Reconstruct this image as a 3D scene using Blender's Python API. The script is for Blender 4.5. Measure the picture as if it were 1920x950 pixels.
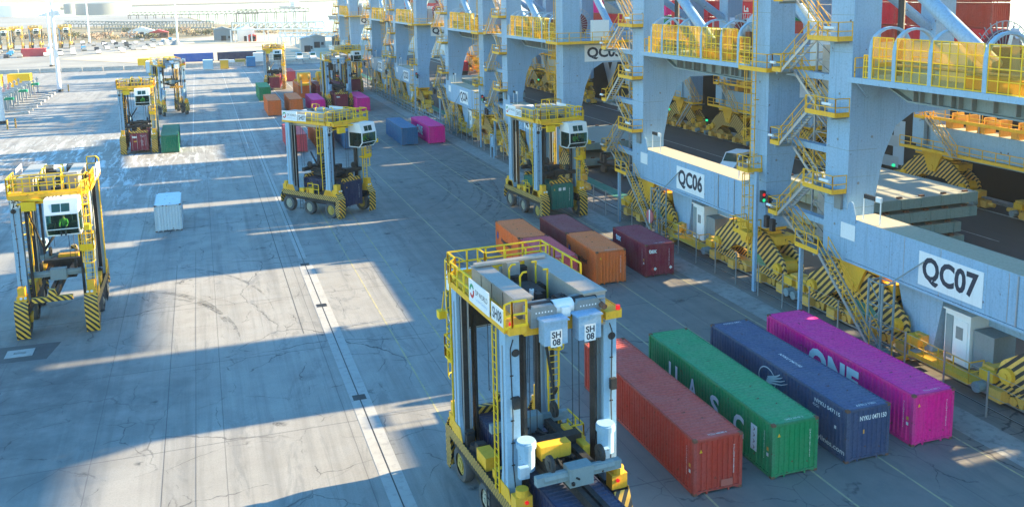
import bpy, math, random
from mathutils import Vector, Matrix
random.seed(7)
sc = bpy.context.scene
for o in list(bpy.data.objects): bpy.data.objects.remove(o)
col = sc.collection
pi = math.pi
# ------------------------------------------------------------ camera
YAW, PITCH, ROLL = 0.322200884, 0.163508221, -0.0197094168
f_ = Vector((math.sin(YAW)*math.cos(PITCH), math.cos(YAW)*math.cos(PITCH), -math.sin(PITCH)))
r_ = Vector((math.cos(YAW), -math.sin(YAW), 0)); u_ = r_.cross(f_)
r2 = r_*math.cos(ROLL)+u_*math.sin(ROLL); u2 = -r_*math.sin(ROLL)+u_*math.cos(ROLL)
cd = bpy.data.cameras.new('camera'); cam = bpy.data.objects.new('camera', cd); col.objects.link(cam)
cam.matrix_world = Matrix(((r2.x, u2.x, -f_.x, 0), (r2.y, u2.y, -f_.y, 0), (r2.z, u2.z, -f_.z, 22.078), (0, 0, 0, 1)))
cd.sensor_width = 36; cd.lens = 1737.7026/1920*36; cd.shift_y = -(475-270.094)/1920
cd.clip_start = 0.5; cd.clip_end = 20000
sc.camera = cam
# ------------------------------------------------------------ sky, sun, exposure
SUN_EL = math.radians(16.5); SUN_AZ = math.radians(90.0)   # sun stands over +X, low over the river
w = bpy.data.worlds.new('World'); sc.world = w; w.use_nodes = True
nt = w.node_tree; nt.nodes.clear()
out = nt.nodes.new('ShaderNodeOutputWorld'); bg = nt.nodes.new('ShaderNodeBackground'); sky = nt.nodes.new('ShaderNodeTexSky')
sky.sky_type = 'NISHITA'; sky.sun_disc = False; sky.sun_elevation = SUN_EL; sky.sun_rotation = SUN_AZ
sky.air_density = 1.3; sky.dust_density = 0.2; sky.ozone_density = 2.5; sky.altitude = 20
bg.inputs['Strength'].default_value = 0.104
hs = nt.nodes.new('ShaderNodeHueSaturation'); hs.inputs['Saturation'].default_value = 1.36; nt.links.new(sky.outputs[0], hs.inputs['Color']); nt.links.new(hs.outputs[0], bg.inputs[0]); nt.links.new(bg.outputs[0], out.inputs[0])
sd = bpy.data.lights.new('sun', 'SUN'); sd.energy = 5.0; sd.angle = math.radians(0.5); sd.color = (1.0, 0.78, 0.45)
so = bpy.data.objects.new('sun', sd); col.objects.link(so)
sdir = Vector((math.cos(SUN_EL)*math.sin(SUN_AZ), math.cos(SUN_EL)*math.cos(SUN_AZ), math.sin(SUN_EL)))
so.rotation_euler = sdir.to_track_quat('Z', 'Y').to_euler()
sc.view_settings.view_transform = 'Standard'; sc.view_settings.look = 'None'
sc.view_settings.exposure = 2.5; sc.view_settings.gamma = 1.0; sc.view_settings.use_curve_mapping = False
sc.render.engine = 'CYCLES'
sc.cycles.max_bounces = 6; sc.cycles.diffuse_bounces = 3; sc.cycles.transparent_max_bounces = 12
# ------------------------------------------------------------ materials
def new_mat(name):
    m = bpy.data.materials.new(name); m.use_nodes = True
    nt = m.node_tree; return m, nt, nt.nodes['Principled BSDF']
def nd(nt, t, **kw):
    n = nt.nodes.new('ShaderNode'+t)
    for k, v in kw.items():
        if k in n.inputs: n.inputs[k].default_value = v
        else: setattr(n, k, v)
    return n
def mixc(nt, fac, a, b, bt='MIX'):
    n = nt.nodes.new('ShaderNodeMix'); n.data_type = 'RGBA'; n.blend_type = bt
    for i, v in ((0, fac), (6, a), (7, b)):
        if isinstance(v, (int, float)): n.inputs[i].default_value = v
        elif isinstance(v, tuple): n.inputs[i].default_value = (*v, 1) if len(v) == 3 else v
        else: nt.links.new(v, n.inputs[i])
    return n.outputs[2]
def ramp(nt, fac, a, b, c0=0.0, c1=1.0):
    n = nt.nodes.new('ShaderNodeMapRange'); n.inputs[1].default_value = a; n.inputs[2].default_value = b
    n.inputs[3].default_value = c0; n.inputs[4].default_value = c1; nt.links.new(fac, n.inputs[0]); return n.outputs[0]
def math_(nt, op, a, b=None, c=None):
    n = nt.nodes.new('ShaderNodeMath'); n.operation = op
    for i, v in enumerate((a, b, c)):
        if v is None: continue
        if isinstance(v, (int, float)): n.inputs[i].default_value = v
        else: nt.links.new(v, n.inputs[i])
    return n.outputs[0]
def objco(nt, scale=(1, 1, 1), rot=(0, 0, 0), src='Object'):
    tc = nt.nodes.new('ShaderNodeTexCoord'); mp = nt.nodes.new('ShaderNodeMapping')
    mp.inputs['Scale'].default_value = scale; mp.inputs['Rotation'].default_value = rot
    nt.links.new(tc.outputs[src], mp.inputs[0]); return mp.outputs[0]
def noise(nt, vec, sc_, det=4, ro=0.6, dist=0.0):
    n = nt.nodes.new('ShaderNodeTexNoise'); n.inputs['Scale'].default_value = sc_; n.inputs['Detail'].default_value = det
    n.inputs['Roughness'].default_value = ro; n.inputs['Distortion'].default_value = dist
    nt.links.new(vec, n.inputs['Vector']); return n.outputs[0]
def paint(name, c, rough=0.45, metal=0.0, wear=0.25, rust=0.0, streak=True):
    """weathered paint: dust and grime patches, vertical streaks, rust spots"""
    m, nt, b = new_mat(name)
    v = objco(nt); big = noise(nt, v, 0.7, 5); fine = noise(nt, v, 9, 3)
    dark = tuple(x*0.62 for x in c); lite = tuple(min(1, x*0.8+0.07) for x in c)
    k = mixc(nt, math_(nt, 'MULTIPLY', ramp(nt, big, 0.38, 0.7), wear), c, lite)
    k = mixc(nt, math_(nt, 'MULTIPLY', ramp(nt, fine, 0.45, 0.8), wear), k, dark)
    if streak:
        s = noise(nt, objco(nt, (3.5, 3.5, 0.16)), 1.6, 4)
        k = mixc(nt, math_(nt, 'MULTIPLY', ramp(nt, s, 0.52, 0.78), wear*1.2), k, dark)
    if rust:
        r = noise(nt, v, 2.3, 6, 0.7)
        k = mixc(nt, ramp(nt, r, 0.69-0.08*rust, 0.74-0.08*rust), k, (0.10, 0.045, 0.025))
    nt.links.new(k, b.inputs['Base Color']); b.inputs['Metallic'].default_value = metal; b.inputs['Specular IOR Level'].default_value = 0.28
    nt.links.new(ramp(nt, fine, 0.3, 0.8, rough, min(1, rough+0.2)), b.inputs['Roughness'])
    return m
def stripe_mat(name, ca, cb, k, diag=1.0):
    m, nt, b = new_mat(name)
    tc = nt.nodes.new('ShaderNodeTexCoord'); sp = nt.nodes.new('ShaderNodeSeparateXYZ'); nt.links.new(tc.outputs['Object'], sp.inputs[0])
    s = math_(nt, 'ADD', sp.outputs[0], sp.outputs[1])
    s = math_(nt, 'ADD', math_(nt, 'MULTIPLY', s, diag), sp.outputs[2])
    fr = math_(nt, 'FRACT', math_(nt, 'MULTIPLY', s, k))
    st = math_(nt, 'GREATER_THAN', fr, 0.5)
    n = noise(nt, objco(nt), 3, 5)
    a = mixc(nt, ramp(nt, n, 0.45, 0.8, 0, 0.6), ca, tuple(x*0.5 for x in ca))
    nt.links.new(mixc(nt, st, a, cb), b.inputs['Base Color']); b.inputs['Roughness'].default_value = 0.5
    return m
def plain(name, c, rough=0.6, metal=0.0, emit=None, es=0):
    m, nt, b = new_mat(name); b.inputs['Base Color'].default_value = (*c, 1); b.inputs['Roughness'].default_value = rough
    b.inputs['Metallic'].default_value = metal
    if emit: b.inputs['Emission Color'].default_value = (*emit, 1); b.inputs['Emission Strength'].default_value = es
    return m
M = {}
M['blue'] = paint('crane_blue_paint', (0.27, 0.43, 0.59), 0.45, 0, 0.6, 0.6)
M['blue_lite'] = paint('carrier_blue_paint', (0.28, 0.45, 0.60), 0.42, 0, 0.34, 0.55)
M['yellow'] = paint('yellow_paint', (0.85, 0.45, 0.03), 0.5, 0, 0.4, 0.45)
M['yellow_b'] = paint('pale_yellow_paint', (0.78, 0.42, 0.08), 0.6, 0, 0.4, 0.3)
M['lemon'] = paint('lemon_yellow_paint', (0.90, 0.56, 0.02), 0.45, 0, 0.15, 0.1)
M['stripe'] = stripe_mat('hazard_stripes', (0.80, 0.46, 0.10), (0.025, 0.028, 0.03), 1.9)
M['stripe_f'] = stripe_mat('fine_hazard_stripes', (0.80, 0.46, 0.10), (0.025, 0.028, 0.03), 3.0)
M['stripe_b'] = stripe_mat('vivid_hazard_stripes', (0.80, 0.46, 0.06), (0.02, 0.022, 0.025), 2.6)
M['stripe_s'] = stripe_mat('narrow_hazard_stripes', (0.66, 0.40, 0.08), (0.02, 0.022, 0.025), 3.8)
M['dark'] = paint('dark_steel', (0.02, 0.022, 0.025), 0.55, 0.1, 0.5, 0, False)
M['girder'] = paint('girder_grey_green', (0.22, 0.29, 0.31), 0.5, 0, 0.3)
M['steel'] = paint('galvanised_steel', (0.42, 0.45, 0.47), 0.4, 0.7, 0.3)
M['silver'] = paint('silver_cabinet', (0.38, 0.375, 0.36), 0.42, 0.35, 0.25)
M['hood'] = paint('grey_hood', (0.22, 0.25, 0.26), 0.5, 0.1, 0.3)
M['white'] = paint('white_paint', (0.78, 0.79, 0.78), 0.4, 0, 0.15)
M['tyre'] = paint('rubber', (0.085, 0.09, 0.095), 0.85, 0, 0.3, 0, False)
M['rim'] = paint('rim', (0.42, 0.39, 0.30), 0.6, 0, 0.5, 0.4, False)
M['rim_y'] = paint('rim_yellow', (0.45, 0.33, 0.08), 0.6, 0, 0.5, 0.4, False)
M['rim_r'] = paint('rim_red', (0.25, 0.04, 0.04), 0.6, 0, 0.5, 0.4, False)
M['black'] = plain('black_paint', (0.02, 0.022, 0.028), 0.5)
M['ink'] = plain('sign_ink', (0.018, 0.03, 0.055), 0.5)
M['signwhite'] = paint('sign_white', (0.76, 0.78, 0.79), 0.5, 0, 0.22)
M['glass'] = plain('dark_green_glass', (0.01, 0.06, 0.055), 0.06)
M['red'] = plain('red_lens', (0.6, 0.01, 0.015), 0.3, 0, (1, 0.02, 0.02), 0.12)
M['redp'] = plain('red_paint', (0.5, 0.03, 0.03), 0.4)
M['green_l'] = plain('green_lamp', (0.0, 0.3, 0.12), 0.3, 0, (0.02, 1, 0.4), 0.18)
M['amber'] = plain('amber_lens', (0.8, 0.25, 0.02), 0.3)
M['green'] = plain('green_paint', (0.0, 0.28, 0.13), 0.4)
M['navy'] = plain('navy_paint', (0.02, 0.05, 0.22), 0.4)
M['hivis'] = plain('hi_vis_green', (0.18, 0.45, 0.06), 0.7)
M['skin'] = plain('skin', (0.45, 0.27, 0.19), 0.6)
M['cloth'] = plain('navy_trousers', (0.02, 0.03, 0.05), 0.8)
M['hatch'] = paint('hatch_cover_green', (0.20, 0.29, 0.28), 0.6, 0, 0.5, 0.5)
M['hatch_top'] = paint('hatch_cover_top', (0.36, 0.36, 0.30), 0.7, 0, 0.5, 0.3, False)
M['hull'] = plain('hull_black', (0.008, 0.009, 0.011), 0.75)
M['hull_w'] = paint('hull_white', (0.62, 0.64, 0.66), 0.4, 0, 0.2)
M['reelred'] = plain('reel_maroon', (0.16, 0.02, 0.035), 0.5)
def glassy():
    m, nt, b = new_mat('cab_glass'); b.inputs['Base Color'].default_value = (0.01, 0.05, 0.04, 1); b.inputs['Roughness'].default_value = 0.05
    tr = nt.nodes.new('ShaderNodeBsdfTransparent'); tr.inputs[0].default_value = (0.55, 0.85, 0.75, 1)
    mx = nt.nodes.new('ShaderNodeMixShader'); mx.inputs[0].default_value = 0.35
    nt.links.new(tr.outputs[0], mx.inputs[1]); nt.links.new(b.outputs[0], mx.inputs[2]); nt.links.new(mx.outputs[0], nt.nodes['Material Output'].inputs[0]); return m
M['cabglass'] = glassy()
def sheet():
    m, nt, b = new_mat('yellow_mesh_sheet'); b.inputs['Base Color'].default_value = (0.62, 0.36, 0.05, 1); b.inputs['Roughness'].default_value = 0.4
    tl = nt.nodes.new('ShaderNodeBsdfTranslucent'); tl.inputs[0].default_value = (0.90, 0.46, 0.03, 1)
    tr = nt.nodes.new('ShaderNodeBsdfTransparent'); tr.inputs[0].default_value = (1, 0.82, 0.4, 1)
    m1 = nt.nodes.new('ShaderNodeMixShader'); m1.inputs[0].default_value = 0.15
    m2 = nt.nodes.new('ShaderNodeMixShader'); m2.inputs[0].default_value = 0.68
    nt.links.new(b.outputs[0], m1.inputs[1]); nt.links.new(tl.outputs[0], m1.inputs[2])
    nt.links.new(m1.outputs[0], m2.inputs[1]); nt.links.new(tr.outputs[0], m2.inputs[2]); nt.links.new(m2.outputs[0], nt.nodes['Material Output'].inputs[0]); return m
M['sheet'] = sheet()
M['cream_top'] = paint('dusty_cream_top', (0.46, 0.41, 0.31), 0.75, 0, 0.5, 0.3, False)
# ------------------------------------------------------------ mesh builder
class MB:
    def __init__(s): s.v = []; s.f = []
    def add(s, vs, fs):
        n = len(s.v); s.v += [tuple(p) for p in vs]; s.f += [tuple(i+n for i in f) for f in fs]; return s
    def box(s, x0, x1, y0, y1, z0, z1):
        return s.add([(x, y, z) for z in (z0, z1) for y in (y0, y1) for x in (x0, x1)],
                     [(0, 2, 3, 1), (4, 5, 7, 6), (0, 1, 5, 4), (2, 6, 7, 3), (0, 4, 6, 2), (1, 3, 7, 5)])
    def bar(s, p, q, w=0.06, h=None, up=(0, 0, 1)):
        h = h or w; p = Vector(p); q = Vector(q); d = (q-p)
        if d.length < 1e-6: return s
        d.normalize(); a = d.cross(Vector(up))
        if a.length < 1e-3: a = d.cross(Vector((1, 0, 0)))
        a.normalize(); b = a.cross(d)
        vs = [c+a*i*w/2+b*j*h/2 for c in (p, q) for i, j in ((-1, -1), (1, -1), (1, 1), (-1, 1))]
        return s.add(vs, [(3, 2, 1, 0), (4, 5, 6, 7), (0, 1, 5, 4), (1, 2, 6, 5), (2, 3, 7, 6), (3, 0, 4, 7)])
    def tube(s, p, q, r=0.1, n=10, r1=None, cap=True):
        r1 = r if r1 is None else r1
        p = Vector(p); q = Vector(q); d = (q-p).normalized(); a = d.cross(Vector((0, 0, 1)))
        if a.length < 1e-3: a = Vector((1, 0, 0))
        a.normalize(); b = a.cross(d)
        vs = [c+(a*math.cos(2*pi*i/n)+b*math.sin(2*pi*i/n))*rr for c, rr in ((p, r), (q, r1)) for i in range(n)]
        fs = [(i, (i+1) % n, n+(i+1) % n, n+i) for i in range(n)]
        if cap: fs += [tuple(range(n-1, -1, -1)), tuple(range(n, 2*n))]
        return s.add(vs, fs)
    def path(s, pts, w=0.05, n=6):
        for a, b in zip(pts, pts[1:]): s.tube(a, b, w/2, n)
        return s
    def prism(s, poly, a, b, ax='x'):
        """poly: 2D points; extruded along ax from a to b (x: points are (y,z); y: (x,z); z: (x,y))"""
        def P(p, t): return {'x': (t, p[0], p[1]), 'y': (p[0], t, p[1]), 'z': (p[0], p[1], t)}[ax]
        n = len(poly)
        return s.add([P(p, a) for p in poly]+[P(p, b) for p in poly],
                     [tuple(range(n-1, -1, -1)), tuple(range(n, 2*n))]+[(i, (i+1) % n, n+(i+1) % n, n+i) for i in range(n)])
    def strip(s, loops, closed=False):
        """loops of equal length joined by quads"""
        n = len(loops[0]); m0 = len(s.v)
        for L in loops: s.v += [tuple(p) for p in L]
        for j in range(len(loops)-1):
            for i in range(n if closed else n-1):
                i2 = (i+1) % n; s.f.append((m0+j*n+i, m0+j*n+i2, m0+(j+1)*n+i2, m0+(j+1)*n+i))
        return s
    def mesh(s, name, mat, smooth=False):
        me = bpy.data.meshes.new(name); me.from_pydata(s.v, [], s.f); me.update()
        if mat is not None: me.materials.append(mat if not isinstance(mat, str) else M[mat])
        if smooth:
            for p in me.polygons: p.use_smooth = True
            try: me.set_sharp_from_angle(angle=math.radians(40))
            except Exception: pass
        return me
    def build(s, name, mat, parent=None, loc=None, smooth=False):
        o = bpy.data.objects.new(name, s.mesh(name, mat, smooth)); col.objects.link(o)
        if parent: o.parent = parent
        if loc: o.location = loc
        return o
def tag(o, label=None, cat=None, group=None, kind=None):
    if label: o['label'] = label
    if cat: o['category'] = cat
    if group: o['group'] = group
    if kind: o['kind'] = kind
    return o
def empty(name, loc, rz=0, **kw):
    o = bpy.data.objects.new(name, None); col.objects.link(o); o.location = loc; o.rotation_euler = (0, 0, rz)
    o.empty_display_size = 0.3
    return tag(o, **kw)
KIDS = {}
def copy_tree(o, parent=None):
    c = o.copy(); col.objects.link(c)
    if parent: c.parent = parent
    for ch in [k for k in list(o.children)]: copy_tree(ch, c)
    return c
def relabel(o, label, **kw): return tag(o, label, **kw)
TXT = {}
def text_geo(txt, size=1.0, sx=1.0, bold=0.0, align='CENTER', space=1.0, line=1.0):
    key = (txt, size, sx, bold, align, space, line)
    if key in TXT: return TXT[key]
    cu = bpy.data.curves.new('t', 'FONT'); cu.body = txt; cu.size = size; cu.align_x = align; cu.align_y = 'CENTER'
    cu.offset = bold; cu.space_character = space; cu.space_line = line; cu.resolution_u = 3
    ob = bpy.data.objects.new('t', cu); col.objects.link(ob)
    dg = bpy.context.evaluated_depsgraph_get(); dg.update()
    me = bpy.data.meshes.new_from_object(ob.evaluated_get(dg))
    vs = [(v.co.x*sx, v.co.y) for v in me.vertices]; fs = [tuple(p.vertices) for p in me.polygons]
    bpy.data.objects.remove(ob); bpy.data.curves.remove(cu); bpy.data.meshes.remove(me)
    TXT[key] = (vs, fs); return TXT[key]
def put_text(mb, txt, loc, X, Y, size=1.0, **kw):
    """adds flat lettering to mb; X, Y are the directions of writing and of the letters' tops"""
    vs, fs = text_geo(txt, size, **kw); L = Vector(loc); X = Vector(X); Y = Vector(Y)
    return mb.add([L+X*a+Y*b for a, b in vs], fs)
def fit_text(mb, txt, loc, X, Y, w, h, **kw):
    """lettering stretched to fill w by h, centred on loc"""
    vs, fs = text_geo(txt, 1.0, **kw); xs = [a for a, b in vs]; ys = [b for a, b in vs]
    cx = (min(xs)+max(xs))/2; cy = (min(ys)+max(ys))/2; kx = w/(max(xs)-min(xs)); ky = h/(max(ys)-min(ys))
    L = Vector(loc); X = Vector(X); Y = Vector(Y)
    return mb.add([L+X*(a-cx)*kx+Y*(b-cy)*ky for a, b in vs], fs)
def railing(mb, pts, h=1.1, step=1.5, r=0.035, closed=False, z0=None, mid=2, toe=0.0):
    """guard rail along a polyline of 3D floor points"""
    P = [Vector(p) for p in pts]
    if closed: P.append(P[0])
    for a, b in zip(P, P[1:]):
        n = max(1, round((b-a).length/step))
        for i in range(n+1): c = a.lerp(b, i/n); mb.bar(c, c+Vector((0, 0, h)), r*2, r*2)
        for k in range(1, mid+1):
            hh = Vector((0, 0, h*k/mid)); mb.bar(a+hh, b+hh, r*2, r*2)
        if toe: mb.bar(a+Vector((0, 0, toe/2)), b+Vector((0, 0, toe/2)), 0.03, toe)
    return mb
def ladder(mb, x, y, z0, z1, w=0.5, ax='x', cage=None, rr=0.03):
    """vertical ladder; ax = direction of the rungs; cage = outward direction vector"""
    d = Vector((1, 0, 0)) if ax == 'x' else Vector((0, 1, 0)); c = Vector((x, y, 0))
    for s in (-1, 1): mb.bar(c+d*s*w/2+Vector((0, 0, z0)), c+d*s*w/2+Vector((0, 0, z1)), rr*2)
    n = int((z1-z0)/0.33)
    for i in range(n): z = z0+0.3+i*0.33; mb.bar(c-d*w/2+Vector((0, 0, z)), c+d*w/2+Vector((0, 0, z)), rr)
    if cage:
        o = Vector(cage); zc = z0+2.2
        arc = [c+d*w*0.72*math.cos(t)+o*(0.75*math.sin(t)) for t in [pi*i/6 for i in range(7)]]
        z = zc
        while z < z1+1.0: mb.path([p+Vector((0, 0, z)) for p in arc], rr*1.8, 4); z += 0.85
        for p in arc[1::2]: mb.bar(p+Vector((0, 0, zc)), p+Vector((0, 0, z-0.85)), rr*1.5)
    return mb
# ------------------------------------------------------------ ground
def concrete():
    m, nt, b = new_mat('yard_concrete'); v = objco(nt)
    big = noise(nt, v, 0.05, 4); mid = noise(nt, v, 0.5, 6, 0.65); fine = noise(nt, v, 6, 4)
    k = mixc(nt, ramp(nt, big, 0.35, 0.65), (0.27, 0.265, 0.25), (0.34, 0.33, 0.315))
    k = mixc(nt, ramp(nt, mid, 0.42, 0.75, 0, 0.45), k, (0.20, 0.20, 0.20))
    sx = nt.nodes.new('ShaderNodeSeparateXYZ'); nt.links.new(noise_vec(nt, v, 0.12, 3.0), sx.inputs[0])
    k = mixc(nt, ramp(nt, sx.outputs[0], 14.5, 18.5, 0, 0.62), k, (0.135, 0.115, 0.10))   # darker, browner tone over the container rows
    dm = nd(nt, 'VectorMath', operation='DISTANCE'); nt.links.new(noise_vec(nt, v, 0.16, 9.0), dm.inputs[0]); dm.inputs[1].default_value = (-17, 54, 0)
    k = mixc(nt, math_(nt, 'MULTIPLY', ramp(nt, dm.outputs['Value'], 17, 8, 0, 0.95), ramp(nt, mid, 0.30, 0.62, 0.55, 1.0)), k, (0.10, 0.105, 0.11))  # dark mottled round patch on the left of the yard
    k = mixc(nt, ramp(nt, noise(nt, v, 11, 3, 0.8), 0.46, 0.66, 0, 0.38), k, (0.17, 0.17, 0.17))
    # traffic lanes: rubber and grime drawn out along the quay
    lane = noise(nt, objco(nt, (0.55, 0.018, 1)), 1.0, 5, 0.7)
    k = mixc(nt, ramp(nt, lane, 0.47, 0.68, 0, 0.55), k, (0.12, 0.12, 0.12))
    trk = noise(nt, objco(nt, (2.6, 0.035, 1)), 1.0, 4, 0.65)
    k = mixc(nt, math_(nt, 'MULTIPLY', ramp(nt, trk, 0.54, 0.68, 0, 0.35), ramp(nt, big, 0.4, 0.55)), k, (0.10, 0.10, 0.10))
    swirl = noise(nt, objco(nt, (0.25, 0.06, 1), (0, 0, 0.5)), 1.6, 6, 0.7, 1.5)
    k = mixc(nt, ramp(nt, swirl, 0.56, 0.62, 0, 0.45), k, (0.13, 0.135, 0.14))
    # oil drips
    vo = nd(nt, 'TexVoronoi', Scale=0.33); nt.links.new(noise_vec(nt, v, 0.9, 0.9), vo.inputs['Vector'])
    k = mixc(nt, math_(nt, 'MULTIPLY', ramp(nt, vo.outputs['Distance'], 0.13, 0.05), ramp(nt, mid, 0.50, 0.56)), k, (0.05, 0.052, 0.055))
    # cracks
    for sc_, th, mul in ((0.085, 0.0030, 1.0), (0.21, 0.0045, 0.8)):
        cr = nd(nt, 'TexVoronoi', Scale=sc_); cr.feature = 'DISTANCE_TO_EDGE'
        nt.links.new(noise_vec(nt, v, 0.55, 1.3), cr.inputs['Vector'])
        line = ramp(nt, cr.outputs['Distance'], th*1.6, th*0.3)
        k = mixc(nt, math_(nt, 'MULTIPLY', math_(nt, 'MULTIPLY', line, mul), ramp(nt, big if sc_ < .1 else mid, 0.44, 0.56)), k, (0.055, 0.055, 0.06))
    # slab joints
    sp = nt.nodes.new('ShaderNodeSeparateXYZ'); nt.links.new(noise_vec(nt, v, 0.8, 0.06), sp.inputs[0])
    for ax, per, off in ((0, 6.2, 1.6), (1, 11.0, 3.0)):
        fr = math_(nt, 'FRACT', math_(nt, 'DIVIDE', math_(nt, 'ADD', sp.outputs[ax], 600+off), per))
        k = mixc(nt, math_(nt, 'MULTIPLY', math_(nt, 'LESS_THAN', fr, 0.008), 0.6), k, (0.09, 0.09, 0.095))
    # pale scuffs and dried salt where the carriers turn
    d = nd(nt, 'VectorMath', operation='DISTANCE'); mp = objco(nt, (1, 0.62, 1)); nt.links.new(mp, d.inputs[0]); d.inputs[1].default_value = (-17, 84, 0)
    zone = ramp(nt, d.outputs['Value'], 24, 6)
    for rz in (0.35, -0.5):
        s = noise(nt, objco(nt, (0.9, 0.11, 1), (0, 0, rz)), 1.2, 6, 0.72, 0.6)
        k = mixc(nt, math_(nt, 'MULTIPLY', ramp(nt, s, 0.54, 0.60), math_(nt, 'MULTIPLY', zone, 0.85)), k, (0.62, 0.66, 0.68))
    nt.links.new(k, b.inputs['Base Color']); nt.links.new(ramp(nt, mid, 0.3, 0.7, 0.55, 0.85), b.inputs['Roughness'])
    bp = nt.nodes.new('ShaderNodeBump'); bp.inputs['Strength'].default_value = 0.25; bp.inputs['Distance'].default_value = 0.01
    nt.links.new(fine, bp.inputs['Height']); nt.links.new(bp.outputs[0], b.inputs['Normal'])
    return m
def noise_vec(nt, v, sc_, amt):
    n = nt.nodes.new('ShaderNodeTexNoise'); n.inputs['Scale'].default_value = sc_; n.inputs['Detail'].default_value = 4; nt.links.new(v, n.inputs['Vector'])
    s = nd(nt, 'VectorMath', operation='SUBTRACT'); nt.links.new(n.outputs['Color'], s.inputs[0]); s.inputs[1].default_value = (0.5, 0.5, 0.5)
    m = nd(nt, 'VectorMath', operation='SCALE'); nt.links.new(s.outputs[0], m.inputs[0]); m.inputs['Scale'].default_value = amt
    a = nd(nt, 'VectorMath', operation='ADD'); nt.links.new(v, a.inputs[0]); nt.links.new(m.outputs[0], a.inputs[1]); return a.outputs[0]
def mottled(name, ca, cb, sc_=0.3, rough=0.9, cc=None, sc2=3.0, stretch=(1, 1, 1)):
    m, nt, b = new_mat(name); v = objco(nt, stretch)
    k = mixc(nt, ramp(nt, noise(nt, v, sc_, 6, 0.65), 0.35, 0.65), ca, cb)
    if cc: k = mixc(nt, ramp(nt, noise(nt, v, sc2, 5), 0.5, 0.7), k, cc)
    nt.links.new(k, b.inputs['Base Color']); b.inputs['Roughness'].default_value = rough; return m
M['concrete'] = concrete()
M['apron'] = mottled('quay_asphalt', (0.065, 0.06, 0.056), (0.095, 0.088, 0.08), 0.15, 0.85, (0.07, 0.068, 0.066), 0.9, (1, 0.25, 1))
M['slab'] = mottled('drain_slab', (0.34, 0.34, 0.33), (0.39, 0.385, 0.375), 0.6, 0.8, (0.28, 0.28, 0.28), 2.5)
M['asphalt'] = mottled('patch_asphalt', (0.07, 0.072, 0.075), (0.10, 0.10, 0.105), 0.8, 0.85)
M['line_y'] = mottled('worn_yellow_line', (0.30, 0.29, 0.22), (0.46, 0.40, 0.20), 1.2, 0.8, (0.22, 0.22, 0.2), 3)
M['line_w'] = mottled('worn_white_line', (0.34, 0.34, 0.34), (0.6, 0.6, 0.6), 1.2, 0.8)
M['greenpath'] = mottled('green_walkway', (0.03, 0.20, 0.13), (0.06, 0.27, 0.19), 1.2, 0.8, (0.1, 0.2, 0.16), 3)
M['iron'] = mottled('cast_iron', (0.03, 0.03, 0.032), (0.06, 0.06, 0.06), 2, 0.6)
M['field'] = mottled('rough_grass_land', (0.16, 0.14, 0.08), (0.24, 0.19, 0.12), 0.02, 0.95, (0.09, 0.10, 0.06), 0.05)
M['sand'] = mottled('pale_embankment', (0.40, 0.34, 0.25), (0.52, 0.44, 0.32), 0.05, 0.95)
M['road'] = mottled('pale_road_concrete', (0.20, 0.20, 0.19), (0.30, 0.295, 0.28), 0.05, 0.85)
M['mud'] = mottled('tidal_mud', (0.20, 0.19, 0.17), (0.30, 0.28, 0.26), 0.01, 0.6)
M['precast'] = mottled('precast_concrete', (0.36, 0.35, 0.33), (0.5, 0.48, 0.45), 0.7, 0.85, (0.25, 0.24, 0.23), 4)
def water():
    m, nt, b = new_mat('river_water'); b.inputs['Base Color'].default_value = (0.10, 0.14, 0.16, 1); b.inputs['Roughness'].default_value = 0.16
    b.inputs['IOR'].default_value = 1.33
    bp = nt.nodes.new('ShaderNodeBump'); bp.inputs['Strength'].default_value = 0.6; bp.inputs['Distance'].default_value = 0.4
    nt.links.new(noise(nt, objco(nt, (0.12, 0.3, 1)), 1.0, 6, 0.7), bp.inputs['Height']); nt.links.new(bp.outputs[0], b.inputs['Normal']); return m
M['water'] = water()
def sheet_poly(name, poly, z, mat, kind='structure'):
    mb = MB(); mb.add([(x, y, z) for x, y in poly], [tuple(range(len(poly)))]); o = mb.build(name, mat); tag(o, kind=kind); return o
# one sheet of land reaching the horizon, with the quay edge and the river bank as its outline
land = [(75.5, -300), (75.5, 330), (80, 420), (78, 560), (44, 690), (14, 812), (-8, 1100), (-80, 1380), (-230, 1420), (-420, 1900), (-300, 3200), (500, 3600), (2600, 3300), (9000, 4200), (9000, 12000), (-9000, 12000), (-9000, -300)]
mb = MB(); n = len(land)
mb.add([(x, y, 0) for x, y in land], [tuple(range(n))])
mb.add([(x, y, 0) for x, y in land[:10]]+[(x, y, -8) for x, y in land[:10]], [(i, 10+i, 11+i, i+1) for i in range(9)])
tag(mb.build('ground', M['field']), kind='structure')
sheet_poly('river', [(-9000, -300), (9000, -300), (9000, 12000), (-9000, 12000)], -4.5, M['water'])
sheet_poly('tidal_mud', [(-900, 860), (8, 830), (-12, 1095), (-85, 1375), (-230, 1415), (-900, 1250)], 0.05, M['mud'])
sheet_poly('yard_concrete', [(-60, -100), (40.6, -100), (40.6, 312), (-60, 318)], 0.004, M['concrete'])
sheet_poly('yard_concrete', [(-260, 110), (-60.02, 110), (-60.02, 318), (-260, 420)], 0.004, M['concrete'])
sheet_poly('quay_apron', [(40.62, -100), (75.5, -100), (75.5, 330), (40.62, 330)], 0.004, M['apron'])
sheet_poly('embankment', [(-14, 335), (60, 322), (75, 330), (76, 480), (30, 600), (10, 560), (-28, 440), (-50, 385)], 0.06, M['sand'])
sheet_poly('road', [(-60, 322), (60, 312.5), (60, 322), (-14, 334), (-50, 385), (-28, 440), (10, 560), (-20, 520), (-120, 520), (-220, 400)], 0.03, M['road'])
sheet_poly('car_park', [(-100, 390), (-40, 380), (-18, 440), (-8, 520), (-60, 522), (-120, 500)], 0.034, M['road'])
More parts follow.
